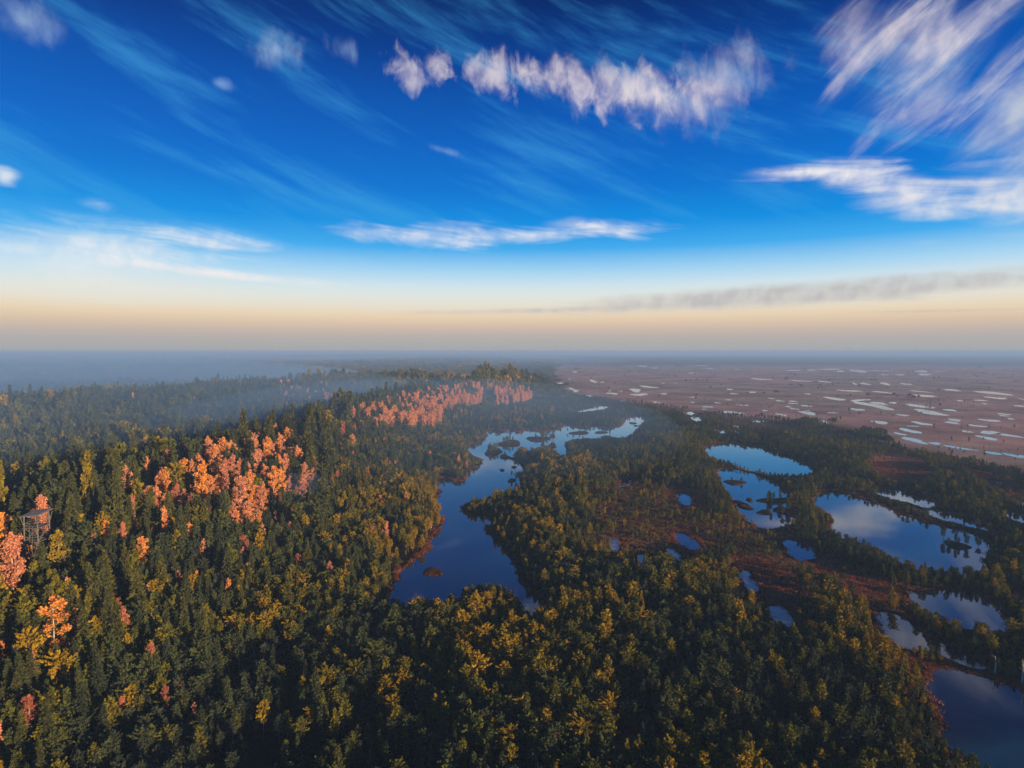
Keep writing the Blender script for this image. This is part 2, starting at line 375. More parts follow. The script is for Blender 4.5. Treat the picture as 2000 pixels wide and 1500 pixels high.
for i, (x0, y0, x1, y1, th) in enumerate(FAR):
    y0, y1 = max(y0, 690.5), max(y1, 690.5)
    cx_, cy_ = (x0 + x1) / 2, (y0 + y1) / 2
    th = max(th, 1.2)
    loc = random.Random(i * 7 + 1)
    n = 26
    ring = []
    ph1, ph2 = loc.uniform(0, 6.28), loc.uniform(0, 6.28)
    for k in range(n):
        a = 2 * math.pi * k / n
        rr = 1 + 0.20 * math.sin(2 * a + ph1) + 0.16 * math.sin(3 * a + ph2) + 0.12 * loc.uniform(-1, 1)
        u, v = math.cos(a) * min(rr, 1.1), math.sin(a) * rr
        q = (cx_ + u * (x1 - x0) / 2, cy_ + u * (y1 - y0) / 2 - v * th / 2)
        ring.append(ground(q[0], max(q[1], 689.5)))
    P = np.array(ring)
    if area(P) < 0: P = P[::-1]
    far_polys.append(P)

# peat islets: photo centre, half width, half height in px
ISLETS = [(845,1118,17,9,'long'),(986,893,10,5,'long'),(1004,913,5,2,'long'),(981,919,5,2,'long'),(1000,939,8,4,'long'),(1051,858,26,5,'long'),(996,867,20,8,'long'),(1006,896,12,3,'long'),(1132,846,18,4,'long'),
          (1174,845,12,2.5,'long'),(1236,827,7,2,'long'),(963,883,17,9,'long'),(1242,832,4,1,'long'),(1435,943,22,4.5,'islet_lake'),(1464,977,7,3,'islet_lake'),(1452,988,20,6,'islet_lake'),(1493,1001,16,4,'islet_lake'),
          (1514,979,30,7,'islet_lake'),(1536,1000,22,9,'islet_lake'),(1869,1066,24,8,'wide')]
islets = []
for i, (px, py, w, h, lk) in enumerate(ISLETS):
    loc = random.Random(i + 90)
    n = 30
    p1, p2 = loc.uniform(0, 6), loc.uniform(0, 6)
    tilt = {15: .35, 18: .15, 19: .22, 14: .1}.get(i, 0.0)
    ring = []
    for k in range(n):
        a = 2 * math.pi * k / n
        rr = 1 + 0.13 * math.sin(2 * a + p1) + 0.12 * math.sin(3 * a + p2) + 0.07 * loc.uniform(-1, 1)
        ring.append(ground(px + w * rr * math.cos(a), py + h * rr * math.sin(a) + tilt * w * math.cos(a)))
    P = np.array(ring)
    if area(P) < 0: P = P[::-1]
    islets.append(P)

def ppoly(pts, z=0): return np.array([ground(x, y, z) for x, y in pts])
HEATH = ppoly([(1120,975),(1200,935),(1300,938),(1390,965),(1440,1005),(1530,1040),(1600,1078),(1700,1105),(1790,1140),(1800,1185),(1690,1180),(1610,1160),(1560,1240),(1505,1210),(1440,1140),(1400,1105),(1280,1110),(1190,1100),(1130,1040)])
RED = [ppoly([(1425,1085),(1500,1088),(1560,1140),(1570,1225),(1545,1245),(1490,1195),(1440,1165)]), ppoly([(1560,1085),(1640,1092),(1700,1120),(1790,1170),(1770,1185),(1690,1165),(1600,1140)]),
       ppoly([(1690,888),(1760,885),(1810,905),(1830,950),(1740,952),(1700,925)]), ppoly([(1870,915),(1960,935),(2080,975),(2090,1010),(1990,985),(1920,950)]),
       ppoly([(1690,1195),(1725,1195),(1730,1240),(1790,1290),(1840,1300),(1920,1310),(1900,1325),(1815,1320),(1760,1290),(1700,1235)]),
       ppoly([(1800,1320),(1830,1300),(1990,1330),(2100,1370),(2100,1390),(1960,1350),(1850,1320)]), ppoly([(1180,1445),(1250,1440),(1270,1480),(1210,1500)]), ppoly([(1300,965),(1320,950),(1370,965),(1380,1000),(1330,1000)]),
       ppoly([(1300,1040),(1340,1030),(1390,1065),(1370,1090),(1320,1085)])]
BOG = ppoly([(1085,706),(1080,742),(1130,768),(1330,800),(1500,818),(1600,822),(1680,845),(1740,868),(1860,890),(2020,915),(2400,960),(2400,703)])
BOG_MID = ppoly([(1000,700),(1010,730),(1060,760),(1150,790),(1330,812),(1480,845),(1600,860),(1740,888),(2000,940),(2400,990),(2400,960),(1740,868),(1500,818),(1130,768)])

# ------------------------------------------------------------------ materials
def newmat(name):
    m = bpy.data.materials.new(name); m.use_nodes = True
    m.node_tree.nodes.clear()
    return m, m.node_tree
def finish(m, t, shader):
    o = N(t, 'ShaderNodeOutputMaterial'); link(shader, o.inputs[0]); return m
def noise(t, scale, detail=4, rough=0.55, coord='Object', dims='3D'):
    c = N(t, 'ShaderNodeTexCoord')
    n = N(t, 'ShaderNodeTexNoise', noise_dimensions=dims)
    n.inputs['Scale'].default_value = scale; n.inputs['Detail'].default_value = detail; n.inputs['Roughness'].default_value = rough
    link(c.outputs[coord], n.inputs['Vector'])
    return n.outputs[0]
def vscale(t, c, f):
    n = N(t, 'ShaderNodeVectorMath', operation='SCALE'); link(c, n.inputs[0])
    if isinstance(f, (int, float)): n.inputs['Scale'].default_value = f
    else: link(f, n.inputs['Scale'])
    return n.outputs[0]

def ground_material():
    m, t = newmat('bog_ground')
    a = N(t, 'ShaderNodeAttribute', attribute_name='ground_tint')
    n1, n2, n3 = noise(t, 0.9, 5), noise(t, 0.11, 4), noise(t, 4.0, 3)
    f = mth(t, 'ADD', mth(t, 'MULTIPLY', n1, 0.9), mth(t, 'MULTIPLY', n3, 0.5))
    f = mth(t, 'ADD', f, mth(t, 'MULTIPLY', n2, 0.5))
    n4 = N(t, 'ShaderNodeMapRange'); link(noise(t, 0.014, 7, 0.62), n4.inputs[0])
    n4.inputs[1].default_value = 0.34; n4.inputs[2].default_value = 0.66; n4.inputs[3].default_value = 0.66; n4.inputs[4].default_value = 1.45
    c = vscale(t, a.outputs['Color'], mth(t, 'MULTIPLY', f, n4.outputs[0]))
    pale = N(t, 'ShaderNodeMapRange'); link(n3, pale.inputs[0]); pale.inputs[1].default_value = 0.62; pale.inputs[2].default_value = 0.75
    pale.inputs[4].default_value = 0.35
    c = mixc(t, pale.outputs[0], c, (0.20, 0.14, 0.09, 1))
    b = N(t, 'ShaderNodeBsdfDiffuse'); link(c, b.inputs[0])
    bp = N(t, 'ShaderNodeBump'); bp.inputs['Strength'].default_value = 1.0; bp.inputs['Distance'].default_value = 1.2
    link(mth(t, 'ADD', n1, mth(t, 'MULTIPLY', n3, 0.4)), bp.inputs['Height']); link(bp.outputs[0], b.inputs['Normal'])
    return finish(m, t, b.outputs[0])
def water_material():
    m, t = newmat('peat_water')
    bp = N(t, 'ShaderNodeBump'); bp.inputs['Strength'].default_value = 0.03; bp.inputs['Distance'].default_value = 0.1
    link(noise(t, 0.8, 3), bp.inputs['Height'])
    d = N(t, 'ShaderNodeBsdfDiffuse'); d.inputs[0].default_value = (0.008, 0.009, 0.011, 1)
    g = N(t, 'ShaderNodeBsdfGlossy'); g.inputs['Roughness'].default_value = 0.03; g.inputs[0].default_value = (0.97, 0.98, 1, 1)
    fr = N(t, 'ShaderNodeFresnel'); fr.inputs['IOR'].default_value = 1.34
    for n in (g, fr): link(bp.outputs[0], n.inputs['Normal'])
    mx = N(t, 'ShaderNodeMixShader'); link(mth(t, 'POWER', fr.outputs[0], 0.78), mx.inputs[0])
    link(d.outputs[0], mx.inputs[1]); link(g.outputs[0], mx.inputs[2])
    return finish(m, t, mx.outputs[0])
def moss_material(name, c1, c2, c3):
    m, t = newmat(name)
    n1, n2 = noise(t, 0.35, 4), noise(t, 3.0, 4)
    f = mth(t, 'ADD', mth(t, 'MULTIPLY', n1, 0.65), mth(t, 'MULTIPLY', n2, 0.35))
    c = ramp(t, f, [(0.36, c1), (0.52, c2), (0.66, c3)])
    b = N(t, 'ShaderNodeBsdfDiffuse'); link(c, b.inputs[0])
    bp = N(t, 'ShaderNodeBump'); bp.inputs['Strength'].default_value = 0.9; bp.inputs['Distance'].default_value = 0.5
    link(n2, bp.inputs['Height']); link(bp.outputs[0], b.inputs['Normal'])
    return finish(m, t, b.outputs[0])
def foliage_material(name, stops, var=0.55, trans=0.25):
    m, t = newmat(name)
    a = N(t, 'ShaderNodeAttribute', attribute_name='tint', attribute_type='INSTANCER')
    v = N(t, 'ShaderNodeAttribute', attribute_name='leaf')
    c = ramp(t, a.outputs['Fac'], stops)
    f = mth(t, 'ADD', mth(t, 'MULTIPLY', v.outputs['Fac'], var * 2), 1.0 - var)
    c = vscale(t, c, f)
    d = N(t, 'ShaderNodeBsdfDiffuse'); link(c, d.inputs[0])
    tr = N(t, 'ShaderNodeBsdfTranslucent'); link(c, tr.inputs[0])
    mx = N(t, 'ShaderNodeMixShader'); mx.inputs[0].default_value = trans
    link(d.outputs[0], mx.inputs[1]); link(tr.outputs[0], mx.inputs[2])
    return finish(m, t, mx.outputs[0])
def plain(name, c1, c2, scale, stretch=None):
    m, t = newmat(name)
    c = ramp(t, noise(t, scale, 4), [(0.35, c1 + (1,)), (0.65, c2 + (1,))])
    b = N(t, 'ShaderNodeBsdfDiffuse'); link(c, b.inputs[0])
    return finish(m, t, b.outputs[0])
M_GROUND, M_WATER = ground_material(), water_material()
def murky(name, c1, c2):
    m = M_WATER.copy(); m.name = name; t = m.node_tree
    b = [n for n in t.nodes if n.type == 'BSDF_DIFFUSE'][0]
    link(ramp(t, noise(t, 0.30, 5), [(0.40, c1), (0.60, c2)]), b.inputs[0])
    [n for n in t.nodes if n.type == 'BSDF_GLOSSY'][0].inputs['Roughness'].default_value = 0.25
    return m
M_SCUM = murky('scummy_water', (0.17, 0.175, 0.17, 1), (0.30, 0.30, 0.29, 1))
M_PEATY = murky('peaty_water', (0.10, 0.07, 0.055, 1), (0.16, 0.12, 0.10, 1))
M_BANK = moss_material('shore_moss', (0.028, 0.020, 0.013, 1), (0.075, 0.033, 0.020, 1), (0.24, 0.07, 0.04, 1))
M_BANK_DULL = moss_material('shore_peat', (0.022, 0.018, 0.012, 1), (0.055, 0.033, 0.020, 1), (0.11, 0.055, 0.032, 1))
M_PINE = foliage_material('pine_needles', [(0.0, (0.058, 0.080, 0.056, 1)), (0.35, (0.080, 0.108, 0.040, 1)), (0.65, (0.165, 0.165, 0.020, 1)), (1.0, (0.34, 0.235, 0.016, 1))])  # yellow end carries the look of sunlit crowns besides needle tone
M_SPRUCE = foliage_material('spruce_needles', [(0.0, (0.038, 0.056, 0.038, 1)), (1.0, (0.10, 0.105, 0.026, 1))])
M_BIRCH = foliage_material('birch_leaves', [(0.0, (0.44, 0.16, 0.11, 1)), (0.3, (0.72, 0.34, 0.21, 1)), (0.6, (0.82, 0.38, 0.09, 1)), (0.8, (0.66, 0.42, 0.06, 1)), (1.0, (0.24, 0.22, 0.02, 1))], 0.45, 0.35)
M_SHRUB = foliage_material('heather', [(0.0, (0.08, 0.042, 0.028, 1)), (0.5, (0.26, 0.088, 0.05, 1)), (1.0, (0.22, 0.16, 0.07, 1))])
M_BARK = plain('pine_bark', (0.10, 0.065, 0.045), (0.19, 0.12, 0.08), 3.0)
M_WBARK = plain('birch_bark', (0.30, 0.27, 0.24), (0.62, 0.58, 0.52), 2.5)
M_WOOD = plain('weathered_wood', (0.085, 0.085, 0.088), (0.16, 0.158, 0.158), 4.0)
M_ROOF = plain('roof_felt', (0.17, 0.17, 0.175), (0.28, 0.275, 0.275), 2.0)

# ------------------------------------------------------------------ ground sheet
def axis(lo, hi, step, far, growth=1.16):
    mid = list(np.arange(lo, hi + 1e-6, step))
    a, s, x = [], step, hi
    while x < far: s *= growth; x += s; a.append(x)
    b, s, x = [], step, lo
    while x > -far: s *= growth; x -= s; b.append(x)
    return np.array(b[::-1] + mid + a)
gx, gy = axis(-330, 480, 3.0, 30000), axis(30, 620, 3.0, 30000)
XX, YY = np.meshgrid(gx, gy)
ZZ = height(XX, YY)
nx, ny = len(gx), len(gy)
verts = np.stack([XX.ravel(), YY.ravel(), ZZ.ravel()], 1)
ii = np.arange((ny - 1) * (nx - 1)); r_, c_ = ii // (nx - 1), ii % (nx - 1)
quads = np.stack([r_ * nx + c_, r_ * nx + c_ + 1, (r_ + 1) * nx + c_ + 1, (r_ + 1) * nx + c_], 1)
def fast_mesh(name, V, Q, mats, mat_idx=None):
    me = bpy.data.meshes.new(name)
    V = np.asarray(V, np.float32); Q = np.asarray(Q, np.int32)
    k = Q.shape[1]
    me.vertices.add(len(V)); me.vertices.foreach_set('co', V.ravel())
    me.loops.add(Q.size); me.loops.foreach_set('vertex_index', Q.ravel())
    me.polygons.add(len(Q))
    me.polygons.foreach_set('loop_start', np.arange(len(Q), dtype=np.int32) * k)
    for m in mats: me.materials.append(m)
    if mat_idx is not None: me.polygons.foreach_set('material_index', np.asarray(mat_idx, np.int32))
    me.update(calc_edges=True)
    return me
gm = fast_mesh('ground', verts, quads, [M_GROUND])
def sstep(a, b, x):
    t = np.clip((x - a) / (b - a), 0, 1); return t * t * (3 - 2 * t)
x, y = verts[:, 0], verts[:, 1]
dist = np.hypot(x, y)
tint = np.tile(np.array([0.020, 0.016, 0.010]), (len(x), 1))
def lay(mask, c):
    global tint
    tint = tint * (1 - mask[:, None]) + np.array(c) * mask[:, None]
wob = (fbm(x / 14, y / 14, 4) - 0.5) * 14
wobf = (fbm(x / 120, y / 120, 4) - 0.5) * 160
lay(sstep(8, -8, sdist(x, y, HEATH) + wob * 1.6 + 2), (0.155, 0.102, 0.074))
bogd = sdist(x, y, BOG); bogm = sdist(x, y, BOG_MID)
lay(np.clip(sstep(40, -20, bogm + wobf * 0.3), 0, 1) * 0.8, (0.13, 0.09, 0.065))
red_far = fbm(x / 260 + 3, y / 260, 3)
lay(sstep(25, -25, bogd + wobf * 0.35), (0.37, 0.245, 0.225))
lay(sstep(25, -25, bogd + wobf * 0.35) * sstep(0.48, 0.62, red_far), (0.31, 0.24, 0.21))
for i, P in enumerate(RED):
    s_ = 7 if i not in (2, 3) else 22
    lay(sstep(s_, -s_, sdist(x, y, P) + wob * (1 if s_ == 7 else 2)) * 0.9, (0.42, 0.125, 0.07) if i not in (2, 3) else (0.46, 0.17, 0.115))
lay(sstep(2300, 2900, y + wobf * 2), (0.030, 0.036, 0.026))
ca = gm.color_attributes.new('ground_tint', 'FLOAT_COLOR', 'POINT')
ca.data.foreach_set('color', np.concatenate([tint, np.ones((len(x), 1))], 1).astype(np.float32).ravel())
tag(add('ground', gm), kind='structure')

# ------------------------------------------------------------------ water and banks
import mathutils.geometry as mg
def sheet(name, P, z, mat):
    n = len(P)
    vo, _, fo, *_r = mg.delaunay_2d_cdt([Vector((float(p[0]), float(p[1]))) for p in P], [], [list(range(n))], 1, 1e-4)
    V = [(v.x, v.y, z) for v in vo]
    T = []
    for t in fo:
        a, b, c = (V[k] for k in t[:3])
        T.append(t if (b[0] - a[0]) * (c[1] - a[1]) - (b[1] - a[1]) * (c[0] - a[0]) > 0 else list(reversed(t)))
    me = bpy.data.meshes.new(name)
    me.from_pydata(V, [], T)
    me.materials.append(mat)
    return me
def bank_mesh(name, P, w0, hgt, mat, seed):
    n = len(P)
    T = np.roll(P, -1, 0) - np.roll(P, 1, 0)
    Nn = np.stack([T[:, 1], -T[:, 0]], 1); Nn /= np.linalg.norm(Nn, axis=1)[:, None] + 1e-9
    w = w0 * (0.2 + 2.6 * np.clip(fbm(P[:, 0] / 9 + seed, P[:, 1] / 9, 4) - 0.25, 0, 1))
    prof = [(-0.12, -0.10), (0.06, 0.55), (0.35, 1.0), (0.75, 0.75), (1.0, -0.1)]
    V = []
    for f, hh in prof:
        q = P + Nn * (w * f)[:, None]
        zz = hgt * hh * (0.7 + 0.8 * fbm(q[:, 0] / 2 + 5, q[:, 1] / 2, 2)) if hh > 0 else np.full(n, -0.1)
        V.append(np.column_stack([q, zz]))
    V = np.concatenate(V)
    Q = []
    for k in range(len(prof) - 1):
        for i in range(n):
            j = (i + 1) % n
            Q.append((k * n + i, (k + 1) * n + i, (k + 1) * n + j, k * n + j))
    return fast_mesh(name, V, np.array(Q), [mat])
RED_BANK = {'long', 'dark', 'narrow', 'moss_pool', 'scummy_pool', 'slanted_pool', 'round_heath_pool', 'right_edge_pool', 'crescent', 'bright_heath_pool'}
for i, (k, P) in enumerate(lake_polys.items()):
    d = np.median(np.hypot(P[:, 0], P[:, 1]))
    o = tag(add('lake' if abs(area(P)) > 900 else 'pool', sheet('water', P, 0.06, M_PEATY if k == 'peaty_pool' else (M_SCUM if k in ('moss_pool', 'scummy_pool', 'upright_pool', 'slim_pool') else M_WATER))), LAKE_LABEL[k], 'lake' if abs(area(P)) > 900 else 'pool', kind='structure')
    big = 2.3 if k in ('long', 'dark') else (1.5 if d < 260 else 1.6)
    bo = add('bank', bank_mesh('bank', P, big, 0.24, M_BANK if k in RED_BANK else M_BANK_DULL, i * 2.1), o)
for i, P in enumerate(far_polys):
    o = add('pool', sheet('water', P, 0.06, M_WATER))
    tag(o, 'small white bog pool glinting in the open reddish bog', 'pool', 'pools scattered over the open bog', 'structure')
for i, P in enumerate(islets):
    c = P.mean(0)
    prof = [(1.05, -0.1), (0.97, 0.22), (0.8, 0.45), (0.45, 0.6)]
    n = len(P); V = []
    for s_, hh in prof:
        q = c + (P - c) * s_
        zz = hh * (0.7 + 0.6 * fbm(q[:, 0] / 1.5, q[:, 1] / 1.5, 2)) if hh > 0 else np.full(n, hh)
        V.append(np.column_stack([q, zz]))
    V = np.concatenate(V + [np.array([[c[0], c[1], 0.62]])])
    me = bpy.data.meshes.new('islet')
    fs = [(k * n + i_, k * n + (i_ + 1) % n, (k + 1) * n + (i_ + 1) % n, (k + 1) * n + i_) for k in range(3) for i_ in range(n)]
    fs += [(3 * n + i_, 3 * n + (i_ + 1) % n, 4 * n) for i_ in range(n)]
    me.from_pydata([tuple(v) for v in V], [], fs)
    me.materials.append(M_BANK if i in (0,) else M_BANK_DULL)
    lk = ISLETS[i][4]
    lab = {0: 'reddish brown bare islet at the near end of the long lake', 19: 'dark islet with a few bushes in the wide pale lake'}.get(i)
    lab = lab or ('dark peat islet in the upper arms of the long lake' if lk == 'long' else 'low dark peat islet in the blue lake of islets')
    tag(add('islet', me), lab, 'islet', None if i in (0, 19) else 'islets of the ' + ('long lake' if lk == 'long' else 'islet lake'), 'structure')

# ------------------------------------------------------------------ tree forms
class Leafs:
    def __init__(s): s.V, s.Q, s.L = [], [], []
    def quad(s, c, u, v, leaf):
        k = len(s.V)
        s.V += [c - u - v, c + u - v * 0.6, c + u * 0.8 + v, c - u * 0.7 + v * 0.9]
        s.Q.append((k, k + 1, k + 2, k + 3)); s.L.append(leaf)
class Wood:
    def __init__(s): s.V, s.Q = [], []
    def tube(s, pts, radii, sides=5):
        k0 = len(s.V)
        for i, (p, r) in enumerate(zip(pts, radii)):
            d = (pts[min(i + 1, len(pts) - 1)] - pts[max(i - 1, 0)])
            d = d / (np.linalg.norm(d) + 1e-9)
            a = np.cross(d, [0.3, 0.9, 0.2]); a /= np.linalg.norm(a) + 1e-9
            b = np.cross(d, a)
            for j in range(sides):
                t = 2 * math.pi * j / sides
                s.V.append(p + (a * math.cos(t) + b * math.sin(t)) * r)
        for i in range(len(pts) - 1):
            for j in range(sides):
                j2 = (j + 1) % sides
                s.Q.append((k0 + i * sides + j, k0 + i * sides + j2, k0 + (i + 1) * sides + j2, k0 + (i + 1) * sides + j))
def rdir(r):
    v = r.normal(size=3); return v / np.linalg.norm(v)
def tuft(lf, r, c, d, size, n, leaf, flat=0.5):
    for _ in range(n):
        u = d + rdir(r) * 0.75; u /= np.linalg.norm(u)
        v = np.cross(u, rdir(r)); v /= np.linalg.norm(v) + 1e-9
        s_ = size * r.uniform(0.7, 1.3)
        lf.quad(c + rdir(r) * size * 0.55, u * s_, v * s_ * flat, float(np.clip(leaf + r.normal() * 0.16, 0, 1)))
def make_pine(seed, H=8.0, base=0.30, wide=1.45, lumpy=0.35, n_t=6, tuft_s=0.19, cone=0.3):
    r = np.random.default_rng(seed)
    lf, wd = Leafs(), Wood()
    bend = r.normal(size=2) * 0.18
    ax = lambda t: np.array([bend[0] * math.sin(t * 3), bend[1] * math.sin(t * 2.3), t * H])
    ts = np.linspace(0, 0.98, 8)
    wd.tube([ax(t) for t in ts], [0.115 * (1 - t) + 0.018 for t in ts])
    for _ in range(4):                             # dead limbs under the crown
        t = r.uniform(base * 0.55, base + 0.1); a = r.uniform(0, 6.28)
        d = np.array([math.cos(a), math.sin(a), 0.15]); p = ax(t)
        wd.tube([p, p + d * r.uniform(0.4, 0.9)], [0.025, 0.008], 3)
    t = base
    ph = r.uniform(0, 6.28)
    while t < 0.99:
        f = (t - base) / (1 - base)
        dome = math.sin(math.pi * min(1, 0.22 + 0.62 * f ** 0.9)) ** 1.1 if f < 0.86 else max(0.06, (1 - f) * 3.0)
        spire = (1 - f) ** 0.75 * min(1.0, 0.5 + 3.5 * f) * 1.12 + 0.06
        rad = wide * (dome * (1 - cone) + spire * cone)
        rad = max(rad * (1 + lumpy * r.normal() * 0.5), 0.12)
        nb = 6 if f < 0.75 else 4
        for b in range(nb):
            a = ph + 2 * math.pi * b / nb + r.normal() * 0.25
            L = rad * r.uniform(0.7, 1.2)
            rise = (0.15 + 0.65 * f) * L + r.normal() * 0.1
            p0 = ax(t); d = np.array([math.cos(a), math.sin(a), 0])
            p1 = p0 + d * L + np.array([0, 0, rise])
            if L > 0.6: wd.tube([p0, p1], [0.03, 0.01], 3)
            k = max(2, int(L / 0.28))
            shade = r.uniform(0.25, 0.75)
            for q in range(k):
                g = (q + 0.8) / k
                if g < 0.25: continue
                c = p0 + (p1 - p0) * g + np.array([0, 0, 0.10 * math.sin(g * 3)])
                tuft(lf, r, c, d * 0.6 + np.array([0, 0, 0.75]), tuft_s * r.uniform(0.8, 1.2), n_t, shade)
        ph += 1.1
        t += r.uniform(0.045, 0.062)
    tuft(lf, r, ax(1.0), np.array([0, 0, 1.0]), tuft_s, n_t + 2, 0.6)
    return wd, lf
def make_spruce(seed, H=14.0, wide=2.3):
    r = np.random.default_rng(seed)
    lf, wd = Leafs(), Wood()
    ts = np.linspace(0, 0.99, 6)
    wd.tube([np.array([0, 0, t * H]) for t in ts], [0.17 * (1 - t) + 0.015 for t in ts])
    t = 0.12; ph = 0
    while t < 0.985:
        f = (t - 0.12) / 0.88
        rad = wide * (1 - f) ** 0.85 * (0.55 + 0.45 * min(1, f * 6)) + 0.12
        nb = 8 if f < 0.6 else 6
        for b in range(nb):
            a = ph + 2 * math.pi * b / nb + r.normal() * 0.2
            L = rad * r.uniform(0.7, 1.15)
            d = np.array([math.cos(a), math.sin(a), 0]); p0 = np.array([0, 0, t * H])
            k = max(2, int(L / 0.33)); shade = r.uniform(0.3, 0.7)
            for q in range(k):
                g = (q + 0.9) / k
                c = p0 + d * L * g + np.array([0, 0, -0.42 * L * g + 0.22 * L * g * g])
                tuft(lf, r, c, d + np.array([0, 0, -0.25]), 0.27, 3, shade + 0.15 * (g - 0.5), 0.5)
        ph += 0.9
        t += 0.034 * r.uniform(0.85, 1.2)
    tuft(lf, r, np.array([0, 0, H]), np.array([0, 0, 1.0]), 0.2, 5, 0.6)
    return wd, lf
def make_birch(seed, H=12.0, base=0.26, wide=2.0, limbs=15, squat=1.0, leaf_s=0.19):
    r = np.random.default_rng(seed)
    lf, wd = Leafs(), Wood()
    bend = r.normal(size=2) * 0.3
    ax = lambda t: np.array([bend[0] * math.sin(t * 3), bend[1] * math.sin(t * 2.5), t * H])
    ts = np.linspace(0, 0.97, 9)
    wd.tube([ax(t) for t in ts], [0.14 * (1 - t) + 0.015 for t in ts])
    for i in range(limbs):
        t = base + (0.93 - base) * (i + r.uniform(0, 0.8)) / limbs
        f = (t - base) / (1 - base)
        a = i * 2.4 + r.normal() * 0.35
        L = wide * (0.45 + 0.75 * math.sin(math.pi * min(1, 0.15 + 0.8 * f))) * r.uniform(0.7, 1.15) * (1 - 0.45 * f)
        d = np.array([math.cos(a), math.sin(a), 0]); p0 = ax(t)
        up = (0.55 + 0.35 * f) * L * squat
        pts = [p0, p0 + d * L * 0.5 + np.array([0, 0, up * 0.6]), p0 + d * L + np.array([0, 0, up])]
        wd.tube(pts, [0.045 * (1 - f) + 0.015, 0.025, 0.008], 3)
        for q in range(5):
            g = 0.25 + 0.75 * (q + r.uniform(0, 0.6)) / 5
            c = pts[0] + (pts[2] - pts[0]) * g + r.normal(size=3) * 0.22
            shade = r.uniform(0.25, 0.8)
            rr = 0.36 + 0.28 * math.sin(math.pi * g)
            for _ in range(26):
                o = rdir(r) * rr * r.uniform(0.3, 1.15) * np.array([1, 1, 0.85])
                tuft(lf, r, c + o, np.array([0, 0, -0.3]) + rdir(r), leaf_s * 0.75, 1, shade, 0.75)
    for q in range(5):
        tuft(lf, r, ax(0.93 + 0.018 * q), np.array([0, 0, 0.5]), 0.25, 14, 0.6, 0.8)
    return wd, lf
def make_shrub(seed):
    r = np.random.default_rng(seed)
    lf, wd = Leafs(), Wood()
    wd.tube([np.zeros(3), np.array([0, 0, 0.25])], [0.02, 0.01], 3)
    for _ in range(60):
        c = np.array([r.normal() * 0.35, r.normal() * 0.35, abs(r.normal()) * 0.16 + 0.05])
        tuft(lf, r, c, np.array([0, 0, 1.0]), 0.10, 1, r.uniform(0.2, 0.8), 0.45)
    return wd, lf
def parts(name, wd, lf, bark, leafm):
    tm = fast_mesh('trunk', np.array(wd.V), np.array(wd.Q), [bark])
    cm = fast_mesh('crown', np.array(lf.V), np.array(lf.Q), [leafm])
    at = cm.attributes.new('leaf', 'FLOAT', 'FACE'); at.data.foreach_set('value', np.array(lf.L, np.float32))
    n = len(wd.V)
    jm = fast_mesh(name, np.concatenate([np.array(wd.V), np.array(lf.V)]), np.concatenate([np.array(wd.Q), np.array(lf.Q) + n]), [bark, leafm],
                   [0] * len(wd.Q) + [1] * len(lf.Q))
    at = jm.attributes.new('leaf', 'FLOAT', 'FACE'); at.data.foreach_set('value', np.array([0.5] * len(wd.Q) + lf.L, np.float32))
    return tm, cm, jm
def clump(name, forms, seed, n, spread, bark, leafm):
    """several whole trees standing together, for woods too far away to pick trees apart"""
    r = np.random.default_rng(seed); wd, lf = Wood(), Leafs()
    for _ in range(n):
        w, l = forms[r.integers(len(forms))]
        o = np.array([r.uniform(-1, 1) * spread, r.uniform(-1, 1) * spread, 0]); s_ = r.uniform(0.75, 1.25); a = r.uniform(0, 6.28)
        Rm = np.array([[math.cos(a), -math.sin(a), 0], [math.sin(a), math.cos(a), 0], [0, 0, 1]]) * s_
        k = len(wd.V); wd.V += list(np.array(w.V) @ Rm.T + o); wd.Q += [tuple(i + k for i in q) for q in w.Q]
        k = len(lf.V); lf.V += list(np.array(l.V) @ Rm.T + o); lf.Q += [tuple(i + k for i in q) for q in l.Q]; lf.L += l.L
    return parts(name, wd, lf, bark, leafm)

pine_raw = [make_pine(1, wide=1.35, cone=0.35), make_pine(2, wide=1.2, base=0.36, cone=0.7), make_pine(3, wide=1.6, lumpy=0.5, cone=0.1), make_pine(4, wide=1.1, base=0.22, cone=1.0),
            make_pine(5, wide=1.45, base=0.42, lumpy=0.5, cone=0.2), make_pine(6, wide=1.3, base=0.16, cone=0.9), make_pine(7, wide=1.25, base=0.45, lumpy=0.6, cone=0.5)]
spruce_raw = [make_spruce(11), make_spruce(12, wide=1.9), make_spruce(13, wide=2.6)]
birch_raw = [make_birch(21), make_birch(22, wide=1.6, base=0.32), make_birch(23, wide=1.8, base=0.2, limbs=17), make_birch(24, wide=1.35, base=0.35, limbs=13), make_birch(25, wide=3.0, base=0.16, limbs=18, squat=0.7)]
shrub_raw = [make_shrub(31), make_shrub(32), make_shrub(33)]
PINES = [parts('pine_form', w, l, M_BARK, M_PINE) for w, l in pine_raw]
SPRUCES = [parts('spruce_form', w, l, M_BARK, M_SPRUCE) for w, l in spruce_raw]
BIRCHES = [parts('birch_form', w, l, M_WBARK, M_BIRCH) for w, l in birch_raw]
SHRUBS = [parts('heather_form', w, l, M_BARK, M_SHRUB) for w, l in shrub_raw]
lo_pine = [make_pine(41, n_t=3, tuft_s=0.28, cone=0.6), make_pine(42, n_t=3, tuft_s=0.28, cone=0.7, wide=1.2, base=0.35), make_pine(43, n_t=3, tuft_s=0.28, wide=1.6)]
PINE_CLUMPS = [clump('pine_clump_form', lo_pine, 50 + i, 7, 4.6, M_BARK, M_PINE) for i in range(3)]

